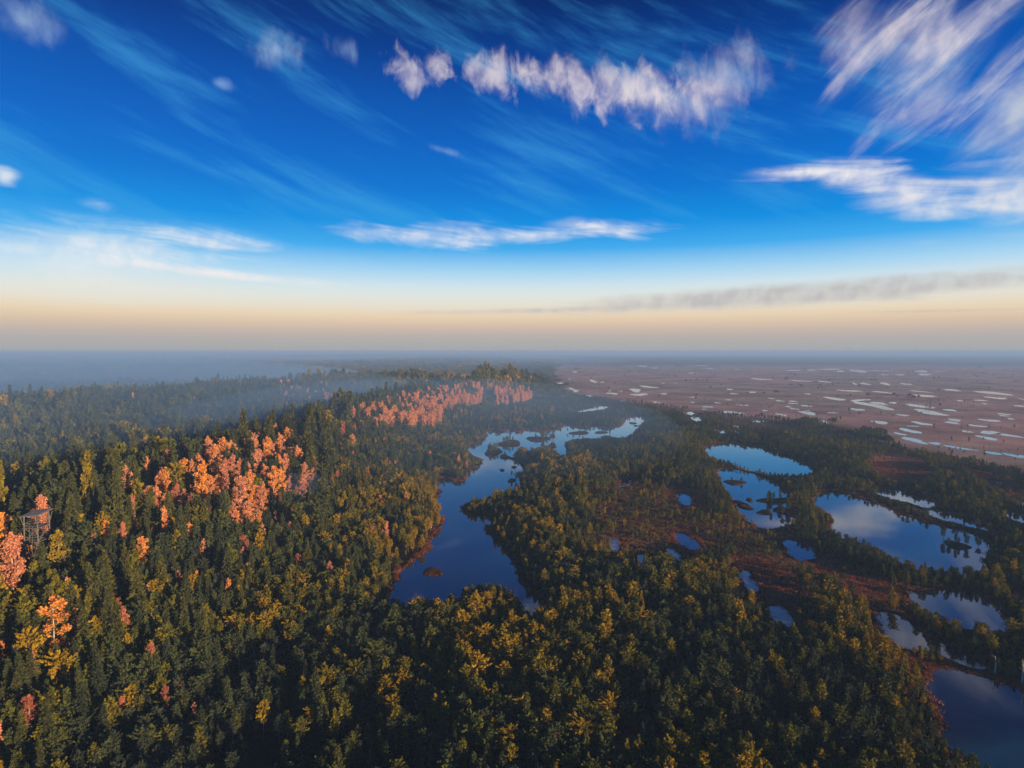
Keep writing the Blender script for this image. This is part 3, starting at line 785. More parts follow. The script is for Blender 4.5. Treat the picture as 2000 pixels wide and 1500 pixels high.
# ------------------------------------------------------------------ where the trees stand
def water_dist(x, y):
    d = np.full(x.shape, 1e6)
    for P in list(lake_polys.values()) + far_polys: d = np.minimum(d, sdist(x, y, P))
    return d
def jitter_grid(x0, x1, y0, y1, s):
    xs, ys = np.meshgrid(np.arange(x0, x1, s), np.arange(y0, y1, s * 0.87))
    xs = xs + (np.arange(xs.shape[0]) % 2)[:, None] * s / 2
    return (xs + rng.uniform(-0.42, 0.42, xs.shape) * s).ravel(), (ys + rng.uniform(-0.42, 0.42, ys.shape) * s).ravel()
def cull(x, y, m=1.04, pad=45):
    return np.abs(x - pad * 0.3) < 0.84 * m * np.maximum(y, 0) + pad

TOWER = np.array([-99.2, 125.4])
GOLD_LIT = [ppoly([(800,1195),(1000,1200),(1240,1185),(1300,1290),(1200,1420),(1150,1540),(860,1540),(840,1330)]), ppoly([(1690,1220),(1800,1290),(1830,1330),(1850,1440),(1780,1420),(1700,1290)]),  # patches of sunlit pines, their sunlight painted as yellower needles
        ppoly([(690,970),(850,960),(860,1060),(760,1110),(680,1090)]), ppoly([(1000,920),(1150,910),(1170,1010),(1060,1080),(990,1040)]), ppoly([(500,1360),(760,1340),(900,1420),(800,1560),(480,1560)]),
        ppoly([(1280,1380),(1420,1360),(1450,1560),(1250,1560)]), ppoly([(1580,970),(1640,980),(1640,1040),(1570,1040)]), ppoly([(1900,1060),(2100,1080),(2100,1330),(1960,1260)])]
trees = []                                        # kind, x, y, z, height scale, width scale, rot, form, tint
def scatter(x, y, big=False):
    wdist = water_dist(x, y)
    hz = sdist(x, y, HEATH) + (fbm(x / 11, y / 11, 3) - 0.5) * 34 + 4
    redd = np.full(x.shape, 1e6)
    for P in RED: redd = np.minimum(redd, sdist(x, y, P))
    bogd = sdist(x, y, BOG) + (fbm(x / 60, y / 60, 3) - 0.5) * 70
    midd = sdist(x, y, BOG_MID)
    d1 = seg_dist(x, y, RIDGE, False)
    left = (x < np.interp(y, [p[1] for p in RIDGE], [p[0] for p in RIDGE])) & (y < 940)
    dens = np.ones(x.shape)
    gap = fbm(x / 16 + 40, y / 16 + 7, 3)
    dens *= np.where(gap < 0.33, 0.25, 1.0)
    dens = np.where(hz < 0, np.where(fbm(x / 7, y / 7, 2) > 0.52, 0.75, 0.26), dens)
    dens = np.where(redd < 0, 0.07, dens)
    dens = np.where(midd < 0, np.minimum(dens, np.where(fbm(x / 40 + 8, y / 40, 3) > 0.5, 0.75, 0.3)), dens)
    dens = np.where(bogd < 0, np.where(fbm(x / 90 + 2, y / 30, 3) > 0.62, 0.05, 0.006), dens)
    sm = np.full(x.shape, 1e6)
    for k_ in ('bright_heath_pool', 'round_heath_pool', 'slanted_pool', 'upright_pool', 'slim_pool', 'peaty_pool', 'moss_pool', 'scummy_pool', 'crescent'):
        c_ = lake_polys[k_].mean(0); D_ = math.hypot(*c_)
        al_ = D_ - (x * c_[0] + y * c_[1]) / D_; ac_ = np.abs(x * c_[1] - y * c_[0]) / D_
        hw = np.abs(lake_polys[k_][:, 0] * c_[1] - lake_polys[k_][:, 1] * c_[0]).max() / D_
        ln_ = np.abs(D_ - (lake_polys[k_] @ c_) / D_).max()
        dens = np.where((al_ > 0) & (al_ < ln_ + 5.5) & (ac_ < hw + 0.5), dens * 0.12, dens)
    dens = np.where(wdist < 0.9, 0, dens)
    keep = rng.random(x.shape) < dens
    ridge = np.exp(-(d1 / 36) ** 2)
    idx = np.nonzero(keep)[0]
    zz = height(x, y)
    patch = fbm(x / 26 + 3, y / 26 + 11, 3)
    gold_lit = np.full(x.shape, 1e6)
    for P in GOLD_LIT: gold_lit = np.minimum(gold_lit, sdist(x, y, P))
    gold_lit = gold_lit + (fbm(x / 8 + 5, y / 8, 3) - 0.5) * 22
    hn = fbm(x / 35 + 60, y / 35 + 20, 2)
    for i in idx:
        u = rng.random()
        on = ridge[i]
        lf_ = left[i]
        open_ = (hz[i] < 0) or (redd[i] < 0) or (bogd[i] < 0)
        pb = (0.003 if x[i] < -20 else 0.0) + 0.12 * on * (0 if y[i] > 520 else 1) + (0.05 if lf_ else 0); ps = 0.02 + 0.45 * on * (1 if y[i] < 520 else 0.25) + (0.30 if lf_ else 0)
        if open_: pb, ps = 0.0, 0.0
        t = float(np.clip(0.06 + 0.9 * (patch[i] - 0.42) * 1.8 + rng.normal() * 0.16, 0, 1))
        if rng.random() < 0.14: t = min(1, t + 0.5)  # some pines tinted yellow in place of sunlight
        if 0.8 < wdist[i] < 7 and rng.random() < 0.5: t = min(1.0, t + 0.35)
        if gold_lit[i] < 0 and rng.random() < 0.62: t = min(1.0, t + rng.uniform(0.2, 0.55))  # sunlight of these patches put into the needle tint
        if lf_: t *= 0.6
        s_ = float(np.clip(rng.normal(0.95, 0.19) + (hn[i] - 0.5) * 0.6, 0.5, 1.4)) * (1.3 if rng.random() < 0.10 else 1.0)
        if gold_lit[i] < 0: s_ *= 1.08  # and grown a little taller to catch the low sun
        t = float(np.clip(t + (s_ - 0.95) * 0.5, 0, 1))  # taller pines painted yellower, as sunlit tops would look
        if not lf_ and wdist[i] < 12: s_ *= 0.62 + 0.38 * wdist[i] / 12
        if x[i] > 40 and y[i] > 170: s_ *= 0.82; t *= 0.75
        s_ *= 0.55 + 0.20 * max(on, 0.8 if lf_ else 0)
        rot = rng.uniform(0, 6.28)
        if u < pb and not big:
            trees.append(['birch', x[i], y[i], zz[i], 0.85 * s_ * (1 + 0.3 * on), 0.78 * s_, rot, int(rng.integers(4)), float(np.clip(rng.normal(0.15, 0.18), 0, 1))])
        elif u < pb + ps and not big:
            k = (0.9 + 0.42 * max(on, 0.6 if lf_ else 0)) * s_
            trees.append(['spruce', x[i], y[i], zz[i], k, k, rot, int(rng.integers(3)), t])
        else:
            tall = 1.0 + 0.75 * on + (0.75 if lf_ else 0)
            if open_: s_ = s_ * rng.uniform(0.30, 0.85); t = min(1, t + 0.25)
            elif midd[i] < 0: s_ *= 0.7
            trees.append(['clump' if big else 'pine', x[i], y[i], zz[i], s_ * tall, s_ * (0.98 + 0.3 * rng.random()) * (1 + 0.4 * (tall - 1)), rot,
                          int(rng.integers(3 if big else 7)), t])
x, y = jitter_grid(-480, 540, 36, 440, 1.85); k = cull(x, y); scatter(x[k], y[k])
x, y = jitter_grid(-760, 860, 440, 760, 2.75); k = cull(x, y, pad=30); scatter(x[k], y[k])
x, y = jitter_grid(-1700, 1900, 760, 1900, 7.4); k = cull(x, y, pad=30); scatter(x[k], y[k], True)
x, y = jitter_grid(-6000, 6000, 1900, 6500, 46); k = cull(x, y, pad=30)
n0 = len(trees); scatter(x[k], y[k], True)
for t in trees[n0:]: t[4] *= 1.6; t[5] *= 4.2

# birches the photo lets one pick out: crown centre, crown height in px, width factor, tint, form
B = [(4,1045,75,1.0,.62,0),(24,1105,110,1.0,.22,2),(40,1075,60,.9,.35,1),(113,1078,75,1.5,.93,2),(82,1012,78,.9,.25,2),(62,1083,32,1.1,.66,0),(279,1075,50,1.1,.55,0),(370,1040,36,1.0,.55,3),(399,1072,36,.8,.3,1),
     (104,1216,92,2.2,.56,4),(249,943,58,1.0,.28,0),(287,926,58,1.0,.38,1),(324,942,52,1.3,.55,2),(352,902,42,1,.25,0),(347,970,46,.9,.1,1),(372,948,40,.8,.1,3),(360,920,44,.9,.6,0),(398,942,70,.8,.6,1),(420,905,62,1,.45,2),
     (424,880,44,1.1,.62,0),(441,932,62,.6,.15,3),(405,896,40,.9,.4,0),(386,906,36,.9,.25,1),(472,962,62,.8,.28,0),(489,944,58,1,.52,2),(515,968,50,1,.25,1),(531,934,52,1,.5,0),(456,912,44,1,.2,1),(500,905,48,1,.3,2),
     (520,880,46,1,.5,0),(545,870,42,1,.42,1),(560,858,40,1.1,.6,2),(478,878,40,1,.35,3),(510,860,40,1,.45,0),(540,848,36,1,.4,1),(585,838,34,.8,.5,0),(593,826,30,.8,.3,3),(310,997,26,.8,.05,3),(252,1182,22,.6,.15,3),
     (348,1128,26,.6,.2,3),(205,1035,34,.9,.6,0),(185,1052,34,.9,.25,1),(240,1040,36,.8,.2,2),(262,1030,30,.8,.2,0),(150,1090,30,.8,.25,1),(300,1040,24,.8,.15,3),(160,1010,26,1.4,.95,2),(180,1022,28,1.3,.9,0),
     (275,998,30,1.1,.95,1),(215,1012,24,1,.7,3),(590,950,40,.9,.2,0),(612,930,30,.9,.4,1),(566,945,30,.9,.2,3),(595,928,44,.9,.25,2),(560,1010,22,1,.3,1),(655,820,24,.9,.4,0),(620,850,24,.8,.4,3),(3,1270,40,.7,.5,3),
     (640,812,30,.9,.5,1),(668,808,30,.8,.3,0),(690,812,32,.7,.3,3),(708,802,30,.7,.35,3),(520,975,30,1,.5,1),(538,1005,20,1,.2,3),(500,985,30,1,.2,0)]
named_birch = []
for (px, py, hp, wf, tn, form) in B:
    zc = 20.0
    for _ in range(12):
        g = ground(px, py, zc)
        depth = g[1]
        Ht = hp * depth / F / 0.74
        Ht = min(Ht * 1.15, 19)
        zc = float(height(g[0], g[1])) + 0.63 * Ht
    gx_, gy_ = ground(px, py, zc)
    trees.append(['birch', gx_, gy_, float(height(gx_, gy_)), Ht / 12.0, Ht / 12.0 * (0.72 + 0.25 * wf), rng.uniform(0, 6.28), form, tn])
    named_birch.append((gx_, gy_))
def fill_birch(poly_px, z, n, hpx, t0):
    P = np.array([ground(a, b, z) for a, b in poly_px])
    c = 0; tries = 0
    while c < n and tries < n * 40:
        tries += 1
        q = np.array(poly_px, float)
        pxx, pyy = rng.uniform(q[:, 0].min(), q[:, 0].max()), rng.uniform(q[:, 1].min(), q[:, 1].max())
        if not inside(np.array([pxx]), np.array([pyy]), q)[0]: continue
        g = ground(pxx, pyy, z)
        for _ in range(6):
            hh = float(height(g[0], g[1])); g = ground(pxx, pyy, hh + 9)
        Ht = rng.uniform(0.85, 1.15) * 13.5
        trees.append(['birch', g[0], g[1], float(height(g[0], g[1])), Ht / 12, Ht / 12 * rng.uniform(0.85, 1.15), rng.uniform(0, 6.28), int(rng.integers(4)), float(np.clip(rng.normal(t0, 0.1), 0, 1))])
        named_birch.append((g[0], g[1]))
        c += 1
fill_birch([(715,795),(745,775),(800,778),(862,795),(862,825),(790,828),(720,832)], 22, 130, 26, 0.44)
fill_birch([(775,778),(830,750),(900,742),(945,752),(940,770),(880,790)], 22, 230, 22, 0.42)
fill_birch([(940,748),(1000,734),(1038,742),(1036,756),(980,762)], 22, 160, 18, 0.42)
fill_birch([(228,915),(330,892),(430,868),(540,842),(590,832),(575,930),(545,1000),(450,995),(330,962),(240,960)], 22, 46, 40, 0.36)
fill_birch([(480,850),(540,838),(575,850),(570,900),(500,915)], 22, 16, 40, 0.42)
fill_birch([(540,750),(600,745),(610,760),(560,768)], 25, 14, 18, 0.3)
fill_birch([(625,752),(680,750),(680,778),(640,775)], 25, 26, 18, 0.3)
fill_birch([(700,755),(830,745),(800,765),(720,770)], 25, 12, 18, 0.3)

# make room round the picked-out birches, the tower and the line of sight to the tower
nb = np.array(named_birch)
kept = []
cell = {}
for bx, by in nb: cell.setdefault((int(bx // 6), int(by // 6)), []).append((bx, by))
n_rand = len(trees) - len(nb)
sight = TOWER / np.linalg.norm(TOWER)
for i, t in enumerate(trees):
    x_, y_ = t[1], t[2]
    if t[0] != 'clump':
        rel = np.array([x_, y_]) - TOWER
        along = -rel @ sight; across = abs(rel[0] * sight[1] - rel[1] * sight[0])
        if max(abs(rel[0]), abs(rel[1])) < 3.6: continue
        if 0 < along < 30 and across < 3.6 and i < n_rand:
            top = t[3] + t[4] * {'pine': 8, 'spruce': 14, 'birch': 12}[t[0]]
            lim = 60 - (60 - 19.5) * (np.hypot(x_, y_) / np.linalg.norm(TOWER))
            if top > lim:
                sc_ = (lim - t[3]) / (top - t[3])
                if sc_ < 0.25: continue
                t[4] *= sc_; t[5] *= max(sc_, 0.5)
        if i < n_rand:
            near = False
            for dx in (-1, 0, 1):
                for dy in (-1, 0, 1):
                    for (bx, by) in cell.get((int(x_ // 6) + dx, int(y_ // 6) + dy), ()):
                        # clear the foot of each birch and what stands right before its crown
                        a_ = (bx - x_) * bx + (by - y_) * by; a_ /= math.hypot(bx, by)
                        c_2 = math.hypot(bx - x_, by - y_) ** 2 - a_ ** 2
                        if c_2 < 2.2 and -1.5 < a_ < 7: near = True
            if near: continue
    kept.append(t)
trees = kept
KH = {'pine': 8.0, 'spruce': 14.0, 'birch': 12.0, 'clump': 8.0}
TA = np.array([[t[1], t[2], t[3], t[4] * KH[t[0]]] for t in trees])
picked = {named_birch[k] for k in range(len(B))}
is_pick = np.array([(t[1], t[2]) in picked for t in trees])
drop = np.zeros(len(trees), bool)
for b_ in [t for t, q in zip(trees, is_pick) if q]:
    D = math.hypot(b_[1], b_[2]); ux, uy = b_[1] / D, b_[2] / D
    al = D - (TA[:, 0] * ux + TA[:, 1] * uy); ac = np.abs(TA[:, 0] * uy - TA[:, 1] * ux)
    zb = b_[3] + b_[4] * 12 * 0.36
    lim = 60 - (60 - zb) * (1 - al / D)
    sel = (al > 1) & (al < 60) & (ac < 1.6 * b_[5] + 0.4) & (TA[:, 2] + TA[:, 3] > lim) & ~is_pick
    for q in np.nonzero(sel)[0]:
        f = (lim[q] - TA[q, 2]) / TA[q, 3]
        if f < 0.45: drop[q] = True
        else: trees[q][4] *= f; trees[q][5] *= max(f, 0.75); TA[q, 3] *= f
trees = [t for t, q in zip(trees, drop) if not q]

# shores stay open to the water: pines that would stand across it from the lookout side are dwarfed or missing
px_lakes = [np.array([p[:2] for p in v], float) for v in LAKES.values()]
TA = np.array([[t[1], t[2], t[3] + t[4] * KH[t[0]]] for t in trees])
for turn in range(3):
    dep = TA[:, 1] * cp - (TA[:, 2] - CAM_H) * sp
    U = 1000 + F * TA[:, 0] / dep; W = 750 - F * (TA[:, 1] * sp + (TA[:, 2] - CAM_H) * cp) / dep
    over = np.zeros(len(trees), bool)
    for P in px_lakes:
        c_ = P.mean(0); over |= inside(U, W + 2, c_ + (P - c_) * 0.97)
    over &= rng.random(len(trees)) < 0.9
    for q in np.nonzero(over)[0]:
        if trees[q][0] != 'birch' and trees[q][0] != 'clump':
            trees[q][4] *= 0.62; trees[q][5] *= 0.78; TA[q, 2] = trees[q][3] + trees[q][4] * KH[trees[q][0]]
trees = [t for t, o_ in zip(trees, over) if not o_ or t[0] == 'birch']

# a few trees on islets and spits
for (px, py, n, s_, t0) in [(925,992,4,.5,.7),(965,985,5,.6,.8),(1051,857,6,.45,.3),(996,866,8,.5,.5),(963,881,10,.55,.55),(1130,845,4,.4,.3),(986,892,2,.35,.3),(1000,938,2,.35,.3),(1869,1064,6,.42,.3),(1435,942,2,.35,.4),
                            (1515,978,7,.4,.3),(1535,998,8,.45,.35),(1075,860,9,.6,.4)]:
    g = ground(px, py)
    for _ in range(n):
        q = g + np.array([rng.normal() * 3.2, rng.normal() * 2.2])
        trees.append(['pine', q[0], q[1], 0.15, s_ * rng.uniform(0.6, 1.4), s_ * rng.uniform(0.8, 1.4), rng.uniform(0, 6.28), int(rng.integers(7)), t0 + rng.normal() * 0.1])

# heather and sedge tussocks on the open ground
x, y = jitter_grid(20, 260, 90, 330, 1.1)
k = cull(x, y, pad=5); x, y = x[k], y[k]
d_ = np.minimum(sdist(x, y, HEATH), np.min([sdist(x, y, P) for P in RED], 0))
k = (d_ < 3) & (rng.random(x.shape) < 0.75); x, y = x[k], y[k]
k = water_dist(x, y) > 0.8
shrubs = [['shrub', a, b, 0.0, s_, s_ * 1.15, rr, int(f), tt] for a, b, s_, rr, f, tt in zip(x[k], y[k], rng.uniform(0.5, 1.5, k.sum()), rng.uniform(0, 6.28, k.sum()), rng.integers(0, 3, k.sum()), np.where(np.min([sdist(x[k], y[k], P) for P in RED], 0) < 0, rng.uniform(0.3, 0.65, k.sum()), np.where(rng.random(k.sum()) < 0.55, rng.uniform(0, 0.2, k.sum()), rng.uniform(0.75, 1, k.sum()))))]

for k_, P in lake_polys.items():
    if np.median(np.hypot(P[:, 0], P[:, 1])) > 520: continue
    T = np.roll(P, -1, 0) - P; Ln = np.linalg.norm(T, axis=1)
    Nn = np.stack([T[:, 1], -T[:, 0]], 1) / (Ln[:, None] + 1e-9)
    for i in range(len(P)):
        for _ in range(rng.poisson(Ln[i] * 1.1)):
            q = P[i] + T[i] * rng.random() + Nn[i] * (abs(rng.normal()) * 1.5 - 0.25)
            sz_ = rng.uniform(0.5, 1.5)
            shrubs.append(['shrub', q[0], q[1], 0.05, sz_ * rng.uniform(0.8, 1.6), sz_, rng.uniform(0, 6.28), int(rng.integers(3)), float(rng.uniform(0.25, 0.62)) if k_ in RED_BANK else float(rng.random() ** 1.5)])

# ------------------------------------------------------------------ single trees: the 300 of each kind that show largest
BASE_H = {'pine': 8.0, 'spruce': 14.0, 'birch': 12.0}
def shown(t):
    x_, y_, z_ = t[1], t[2], t[3] + t[4] * BASE_H[t[0]] * 0.8 - CAM_H
    dep = y_ * cp - z_ * sp
    if dep < 20: return 0
    u, v = x_ / dep, (y_ * sp + z_ * cp) / dep
    if abs(u) > 0.835 or v < -0.62: return 0
    return t[4] * BASE_H[t[0]] / dep
singles, rest = [], {'pine': [], 'spruce': [], 'birch': [], 'clump': []}
for kind in ('pine', 'spruce', 'birch'):
    L = sorted([t for t in trees if t[0] == kind], key=shown, reverse=True)
    n = sum(1 for t in L[:300] if shown(t) > 0)
    singles += L[:n]; rest[kind] = L[n:]
rest['clump'] = [t for t in trees if t[0] == 'clump']

def where(x_, y_):
    d1 = float(seg_dist(np.array([x_]), np.array([y_]), RIDGE, False)[0])
    rx = float(np.interp(y_, [p[1] for p in RIDGE], [p[0] for p in RIDGE]))
    dt = math.hypot(x_ - TOWER[0], y_ - TOWER[1])
    if dt < 14: return 'close to the lookout tower'
    ob = named_birch[9]
    if math.hypot(x_ - ob[0], y_ - ob[1]) < 12: return 'around the lone blazing orange birch'
    if d1 < 42:
        side = 'behind the ridge crest' if x_ < rx - 12 else ('on the ridge crest' if x_ < rx + 10 else 'on the lit ridge flank')
        along = 'below the tower' if y_ < 115 else ('past the tower' if y_ < 165 else ('by the orange grove' if y_ < 290 else 'beyond the orange grove'))
        return side + ' ' + along
    if x_ < -150: return 'in the misty valley behind the ridge'
    if x_ < -48: return 'at the ridge foot ' + ('below the tower' if y_ < 125 else 'below the birch grove')
    best = min(((float(sdist(np.array([x_]), np.array([y_]), lake_polys[k])[0]), s) for k, s in
                (('long', 'by the long blue lake'), ('dark', 'by the nearly black lake'), ('narrow', 'by the narrow grey lake'), ('scummy_pool', 'below the scummy red moss pool'),
                 ('grey', 'by the grey spindle lake'), ('peaty_pool', 'by the muddy brown pool'))), key=lambda q: q[0])
    if best[0] < 20: return best[1]
    return 'in bog forest between ridge and long lake' if x_ < -10 else ('in bog forest south of the long lake' if x_ < 40 else 'in bog forest west of the black lake')
def single(t):
    kind, x_, y_, z_, sh, sw, rot, form, tn = t
    forms = {'pine': PINES, 'spruce': SPRUCES, 'birch': BIRCHES}[kind]
    e = bpy.data.objects.new({'pine': 'pine_tree', 'spruce': 'spruce_tree', 'birch': 'birch_tree'}[kind], None)
    e.empty_display_size = 0.5
    C.objects.link(e)
    e.location = (x_, y_, z_ - 0.05); e.rotation_euler = (0, 0, rot); e.scale = (sw, sw, sh)
    tr = add('trunk', forms[form][0], e); cr = add('crown', forms[form][1], e)
    e['tint'] = tn; tr['tint'] = tn; cr['tint'] = float(tn)
    hgt = sh * BASE_H[kind]
    if kind == 'pine':
        c = 'dark green' if tn < 0.25 else ('olive' if tn < 0.5 else ('mustard' if tn < 0.75 else 'golden'))
        s_ = 'tall' if hgt > 6.6 else ('short' if hgt < 5.2 else 'middling')
        f_ = ('rounded', 'high crowned', 'broad', 'slender', 'long stemmed', 'low crowned', 'tufted')[form]
        lab = f'{s_} {f_} {c} pine {where(x_, y_)}'
    elif kind == 'spruce':
        c = 'dark' if tn < 0.2 else ('olive' if tn < 0.5 else 'yellowish')
        s_ = 'tall' if hgt > 13 else ('small' if hgt < 10.5 else 'middling')
        f_ = ('even', 'narrow', 'wide skirted')[form]
        lab = f'{s_} {f_} {c} spruce {where(x_, y_)}'
    else:
        c = 'russet' if tn < 0.16 else ('salmon pink' if tn < 0.34 else ('apricot' if tn < 0.48 else ('bright orange' if tn < 0.72 else 'yellow green')))
        s_ = 'tall' if hgt > 13.5 else ('small' if hgt < 9 else 'middling')
        f_ = ('oval', 'high crowned', 'full', 'slim', 'spreading')[form]
        lab = f'{s_} {f_} {c} birch ' + ('in the far grove along the ridge' if y_ > 330 else where(x_, y_))
    return e, lab, kind
built = [single(t) + (t,) for t in singles]
SPECIAL = {9: 'broad blazing orange birch alone among dark pines below the lookout tower', 4: 'salmon pink birch rising right behind the lookout tower roof',
           3: 'broad yellow green birch with golden top beside the lookout tower', 6: 'bright orange oval birch in dark spruces between tower and grove'}
spec_xy = {named_birch[k]: v for k, v in SPECIAL.items()}
for e, lab, kind, t in built:
    sp_l = spec_xy.get((t[1], t[2]))
    if sp_l: tag(e, sp_l, 'birch')
    else: tag(e, lab, kind, lab.replace(' pine ', ' pines ').replace(' spruce ', ' spruces ').replace(' birch ', ' birches '))

# ------------------------------------------------------------------ the woods behind them
def instanced(name, items, forms, label, cat):
    src = bpy.data.collections.new(name + '_forms')
    for i, f in enumerate(forms):
        o = bpy.data.objects.new('%s_form_%s' % (name, 'abcdefghijkl'[i]), f[2]); src.objects.link(o)
    A = np.array([[t[1], t[2], t[3] - 0.05, t[4], t[5], t[6], t[7], t[8]] for t in items], np.float32)
    me = bpy.data.meshes.new(name)
    me.vertices.add(len(A)); me.vertices.foreach_set('co', A[:, :3].ravel())
    def fa(n, typ, vals, key='value'):
        a = me.attributes.new(n, typ, 'POINT'); a.data.foreach_set(key, np.ascontiguousarray(vals).ravel())
    fa('tree_scale', 'FLOAT_VECTOR', A[:, [4, 4, 3]], 'vector')
    fa('tree_turn', 'FLOAT_VECTOR', np.column_stack([np.zeros(len(A)), np.zeros(len(A)), A[:, 5]]).astype(np.float32), 'vector')
    fa('tree_form', 'INT', A[:, 6].astype(np.int32)); fa('tint', 'FLOAT', A[:, 7])
    o = add(name, me)
    g = bpy.data.node_groups.new(name + '_planting', 'GeometryNodeTree')
    g.interface.new_socket('Geometry', in_out='INPUT', socket_type='NodeSocketGeometry')
    g.interface.new_socket('Geometry', in_out='OUTPUT', socket_type='NodeSocketGeometry')
    gi, go = g.nodes.new('NodeGroupInput'), g.nodes.new('NodeGroupOutput')
    ip = g.nodes.new('GeometryNodeInstanceOnPoints')
    ci = g.nodes.new('GeometryNodeCollectionInfo')
    ci.inputs['Collection'].default_value = src
    ci.inputs['Separate Children'].default_value = True; ci.inputs['Reset Children'].default_value = True
    def na(n, typ):
        q = g.nodes.new('GeometryNodeInputNamedAttribute'); q.data_type = typ; q.inputs['Name'].default_value = n
        return [s for s in q.outputs if s.enabled and s.name == 'Attribute'][0]
    l = g.links.new
    l(gi.outputs[0], ip.inputs['Points']); l(ci.outputs[0], ip.inputs['Instance'])
    ip.inputs['Pick Instance'].default_value = True
    l(na('tree_form', 'INT'), ip.inputs['Instance Index'])
    e2r = g.nodes.new('FunctionNodeEulerToRotation'); l(na('tree_turn', 'FLOAT_VECTOR'), e2r.inputs[0])
    l(e2r.outputs[0], ip.inputs['Rotation']); l(na('tree_scale', 'FLOAT_VECTOR'), ip.inputs['Scale'])
    l(ip.outputs[0], go.inputs[0])
    md = o.modifiers.new('planting', 'NODES'); md.node_group = g
    return tag(o, label, cat, kind='stuff')
for t in rest['clump']: t[7] += len(PINES)
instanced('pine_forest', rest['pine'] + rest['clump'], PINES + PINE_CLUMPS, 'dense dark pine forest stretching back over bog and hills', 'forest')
instanced('spruce_wood', rest['spruce'], SPRUCES, 'dark pointed spruces mixed into the hazy woods behind the ridge', 'forest')
instanced('birch_grove', rest['birch'], BIRCHES, 'distant pink autumn birches scattered through the hazy woods', 'forest')
instanced('heather', shrubs, SHRUBS, 'low brown heather and sedge tussocks on the open heath', 'heather')

# ------------------------------------------------------------------ dead pale trunks by the narrow lake
def snag(px, py, H, seed, label):
    r = np.random.default_rng(seed)
    g = ground(px, py)
    e = bpy.data.objects.new('dead_tree', None); C.objects.link(e); e.location = (g[0], g[1], -0.05)
    wd = Wood(); ts = np.linspace(0, 1, 6)
    wd.tube([np.array([0.12 * math.sin(3 * t), 0.1 * t, t * H]) for t in ts], [0.17 * (1 - t) + 0.03 for t in ts], 6)
    add('trunk', fast_mesh('trunk', np.array(wd.V), np.array(wd.Q), [M_WBARK]), e)
    for k in range(5):
        w = Wood(); t = r.uniform(0.4, 0.95); a = r.uniform(0, 6.28); p = np.array([0.12 * math.sin(3 * t), 0.1 * t, t * H])
        w.tube([p, p + np.array([math.cos(a), math.sin(a), 0.5]) * r.uniform(0.3, 0.8)], [0.035, 0.01], 4)
        add('branch', fast_mesh('branch', np.array(w.V), np.array(w.Q), [M_WBARK]), e)
    tag(e, label, 'dead tree')
snag(1943, 1316, 3.4, 1, 'short pale dead trunk at the end of the narrow grey lake')
snag(1996, 1335, 4.5, 2, 'taller pale dead trunk on the bank above the nearly black lake')

# ------------------------------------------------------------------ lookout tower
def box_mesh(name, sx_, sy_, sz_, mat, bev=0.02):
    import bmesh
    bm = bmesh.new(); bmesh.ops.create_cube(bm, size=1)
    for v in bm.verts: v.co = Vector((v.co.x * sx_, v.co.y * sy_, v.co.z * sz_))
    bmesh.ops.bevel(bm, geom=bm.edges[:], offset=bev, segments=1, affect='EDGES')
    me = bpy.data.meshes.new(name); bm.to_mesh(me); bm.free(); me.materials.append(mat); return me
def bar(name, a, b, w, parent, mat=M_WOOD):
    a, b = Vector(a), Vector(b); d = b - a
    o = add(name, box_mesh(name, w, w, d.length, mat), parent)
    o.location = (a + b) / 2; o.rotation_euler = d.to_track_quat('Z', 'Y').to_euler()
    return o
tz = float(height(TOWER[0], TOWER[1]))
tower = bpy.data.objects.new('lookout_tower', None); C.objects.link(tower)
tower.location = (TOWER[0], TOWER[1], tz - 0.1); tower.rotation_euler = (0, 0, R(4))
TOP = 26.4 - tz
tag(tower, 'grey weathered wooden lookout tower with flat roof among birches on the ridge', 'tower')
hx, hy = 1.3, 1.7
cs = [(-hx, -hy), (hx, -hy), (hx, hy), (-hx, hy)]
for (a, b) in cs: bar('post', (a * 1.12, b * 1.12, 0), (a, b, TOP - 0.1 + 0.09 * (a + b * 0.6)), 0.24, tower)
def roof_board(i):
    o = add('roof_board', box_mesh('roof_board', 0.53, 4.8, 0.07, M_ROOF, 0.012), roof)
    o.location = (-1.68 + i * 0.56, 0, (0.012 if i % 2 else 0.0) + 0.10)
roof = add('roof', box_mesh('roof', 3.8, 4.6, 0.10, M_WOOD), tower)
roof.location = (0, 0, TOP); roof.rotation_euler = (R(3.2), R(-4.5), 0)
for i in range(7): roof_board(i)
PL, PL2 = TOP - 2.7, TOP - 5.6
for z_ in (PL, PL2):
    f = add('platform', box_mesh('platform', 3.1, 3.9, 0.16, M_WOOD), tower); f.location = (0, 0, z_)
    for h_ in (0.45, 0.95):
        for (p, q) in zip(cs, cs[1:] + cs[:1]): bar('rail', (p[0], p[1], z_ + h_), (q[0], q[1], z_ + h_), 0.11, tower)
for (p, q) in zip(cs, cs[1:] + cs[:1]):
    bar('brace', (p[0] * 1.02, p[1] * 1.02, PL2), (q[0] * 1.02, q[1] * 1.02, PL), 0.15, tower)
    bar('brace', (p[0] * 1.08, p[1] * 1.08, 0.4), (q[0] * 1.03, q[1] * 1.03, PL2), 0.15, tower)
    bar('brace', (q[0] * 1.10, q[1] * 1.10, 0.4), (p[0] * 1.05, p[1] * 1.05, PL2), 0.15, tower)
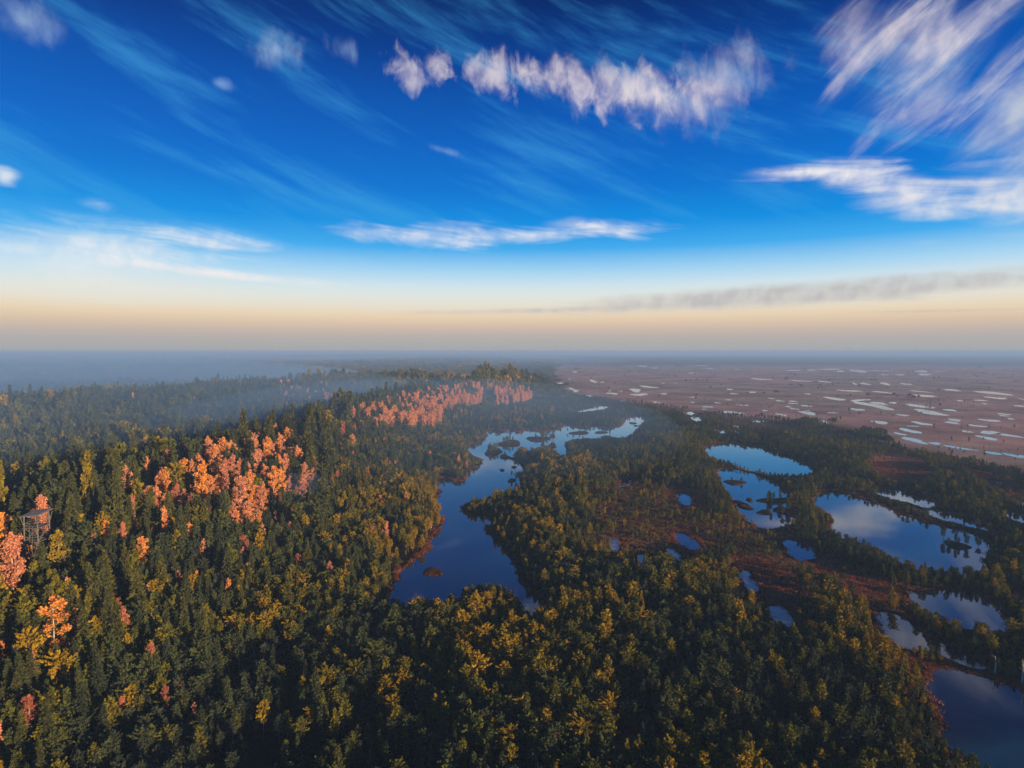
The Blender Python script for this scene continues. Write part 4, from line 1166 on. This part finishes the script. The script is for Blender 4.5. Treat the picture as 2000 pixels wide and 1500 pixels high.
for (a, b) in cs: bar('roof_strut', (a, b, PL + 0.1), (a * 1.35, b * 1.28, TOP - 0.1), 0.13, tower)
for s_ in (-0.28, 0.28): bar('ladder_rail', (s_, -hy * 1.25, 0), (s_, -hy * 1.02, PL + 0.4), 0.08, tower)
for k in range(16):
    z_ = 0.35 + k * 0.48
    if z_ < PL: yy = -hy * (1.25 - 0.23 * z_ / PL); bar('rung', (-0.28, yy, z_), (0.28, yy, z_), 0.05, tower)

# ------------------------------------------------------------------ air
def volume(name, colour, density, g):
    m = bpy.data.materials.new(name); m.use_nodes = True; t = m.node_tree; t.nodes.clear()
    v = N(t, 'ShaderNodeVolumePrincipled')
    v.inputs['Color'].default_value = colour; v.inputs['Density'].default_value = density; v.inputs['Anisotropy'].default_value = g
    o = N(t, 'ShaderNodeOutputMaterial'); link(v.outputs[0], o.inputs['Volume'])
    return m
hz = add('haze', box_mesh('haze', 72000, 72000, 65, volume('haze_air', (0.35, 0.59, 1.0, 1), 3.0e-4, 0.0), 0.0001))
hz.location = (0, 0, 30.7)
tag(hz, 'thin bluish haze hanging over the whole bog and forest', 'haze', kind='stuff')
import bmesh
def mist(loc, rad, density, label):
    bm = bmesh.new(); bmesh.ops.create_icosphere(bm, subdivisions=4, radius=1)
    for v in bm.verts: v.co = Vector((v.co.x * rad[0], v.co.y * rad[1], v.co.z * rad[2]))
    me = bpy.data.meshes.new('haze'); bm.to_mesh(me); bm.free()
    me.materials.append(volume('mist_air', (0.25, 0.53, 1.0, 1), density, 0.0))
    o = add('haze', me); o.location = loc
    tag(o, label, 'mist', kind='stuff')
mist((-450, 600, 0), (370, 560, 54), 0.0019, 'blue mist filling the wooded valley behind the ridge')
mist((-2600, 3900, 0), (3300, 3300, 46), 0.0004, 'pale mist bank over the far woods beyond the valley')
mist((-70, 450, 4), (190, 230, 36), 0.0011, 'thin grey mist drifting over the ridge towards the long lake')
mist((-78, 216, 7), (13, 22, 9), 0.012, 'small wisp of mist at the foot of the ridge')
print('TREES', len(trees), {k: len(v) for k, v in rest.items()}, 'single', len(singles))
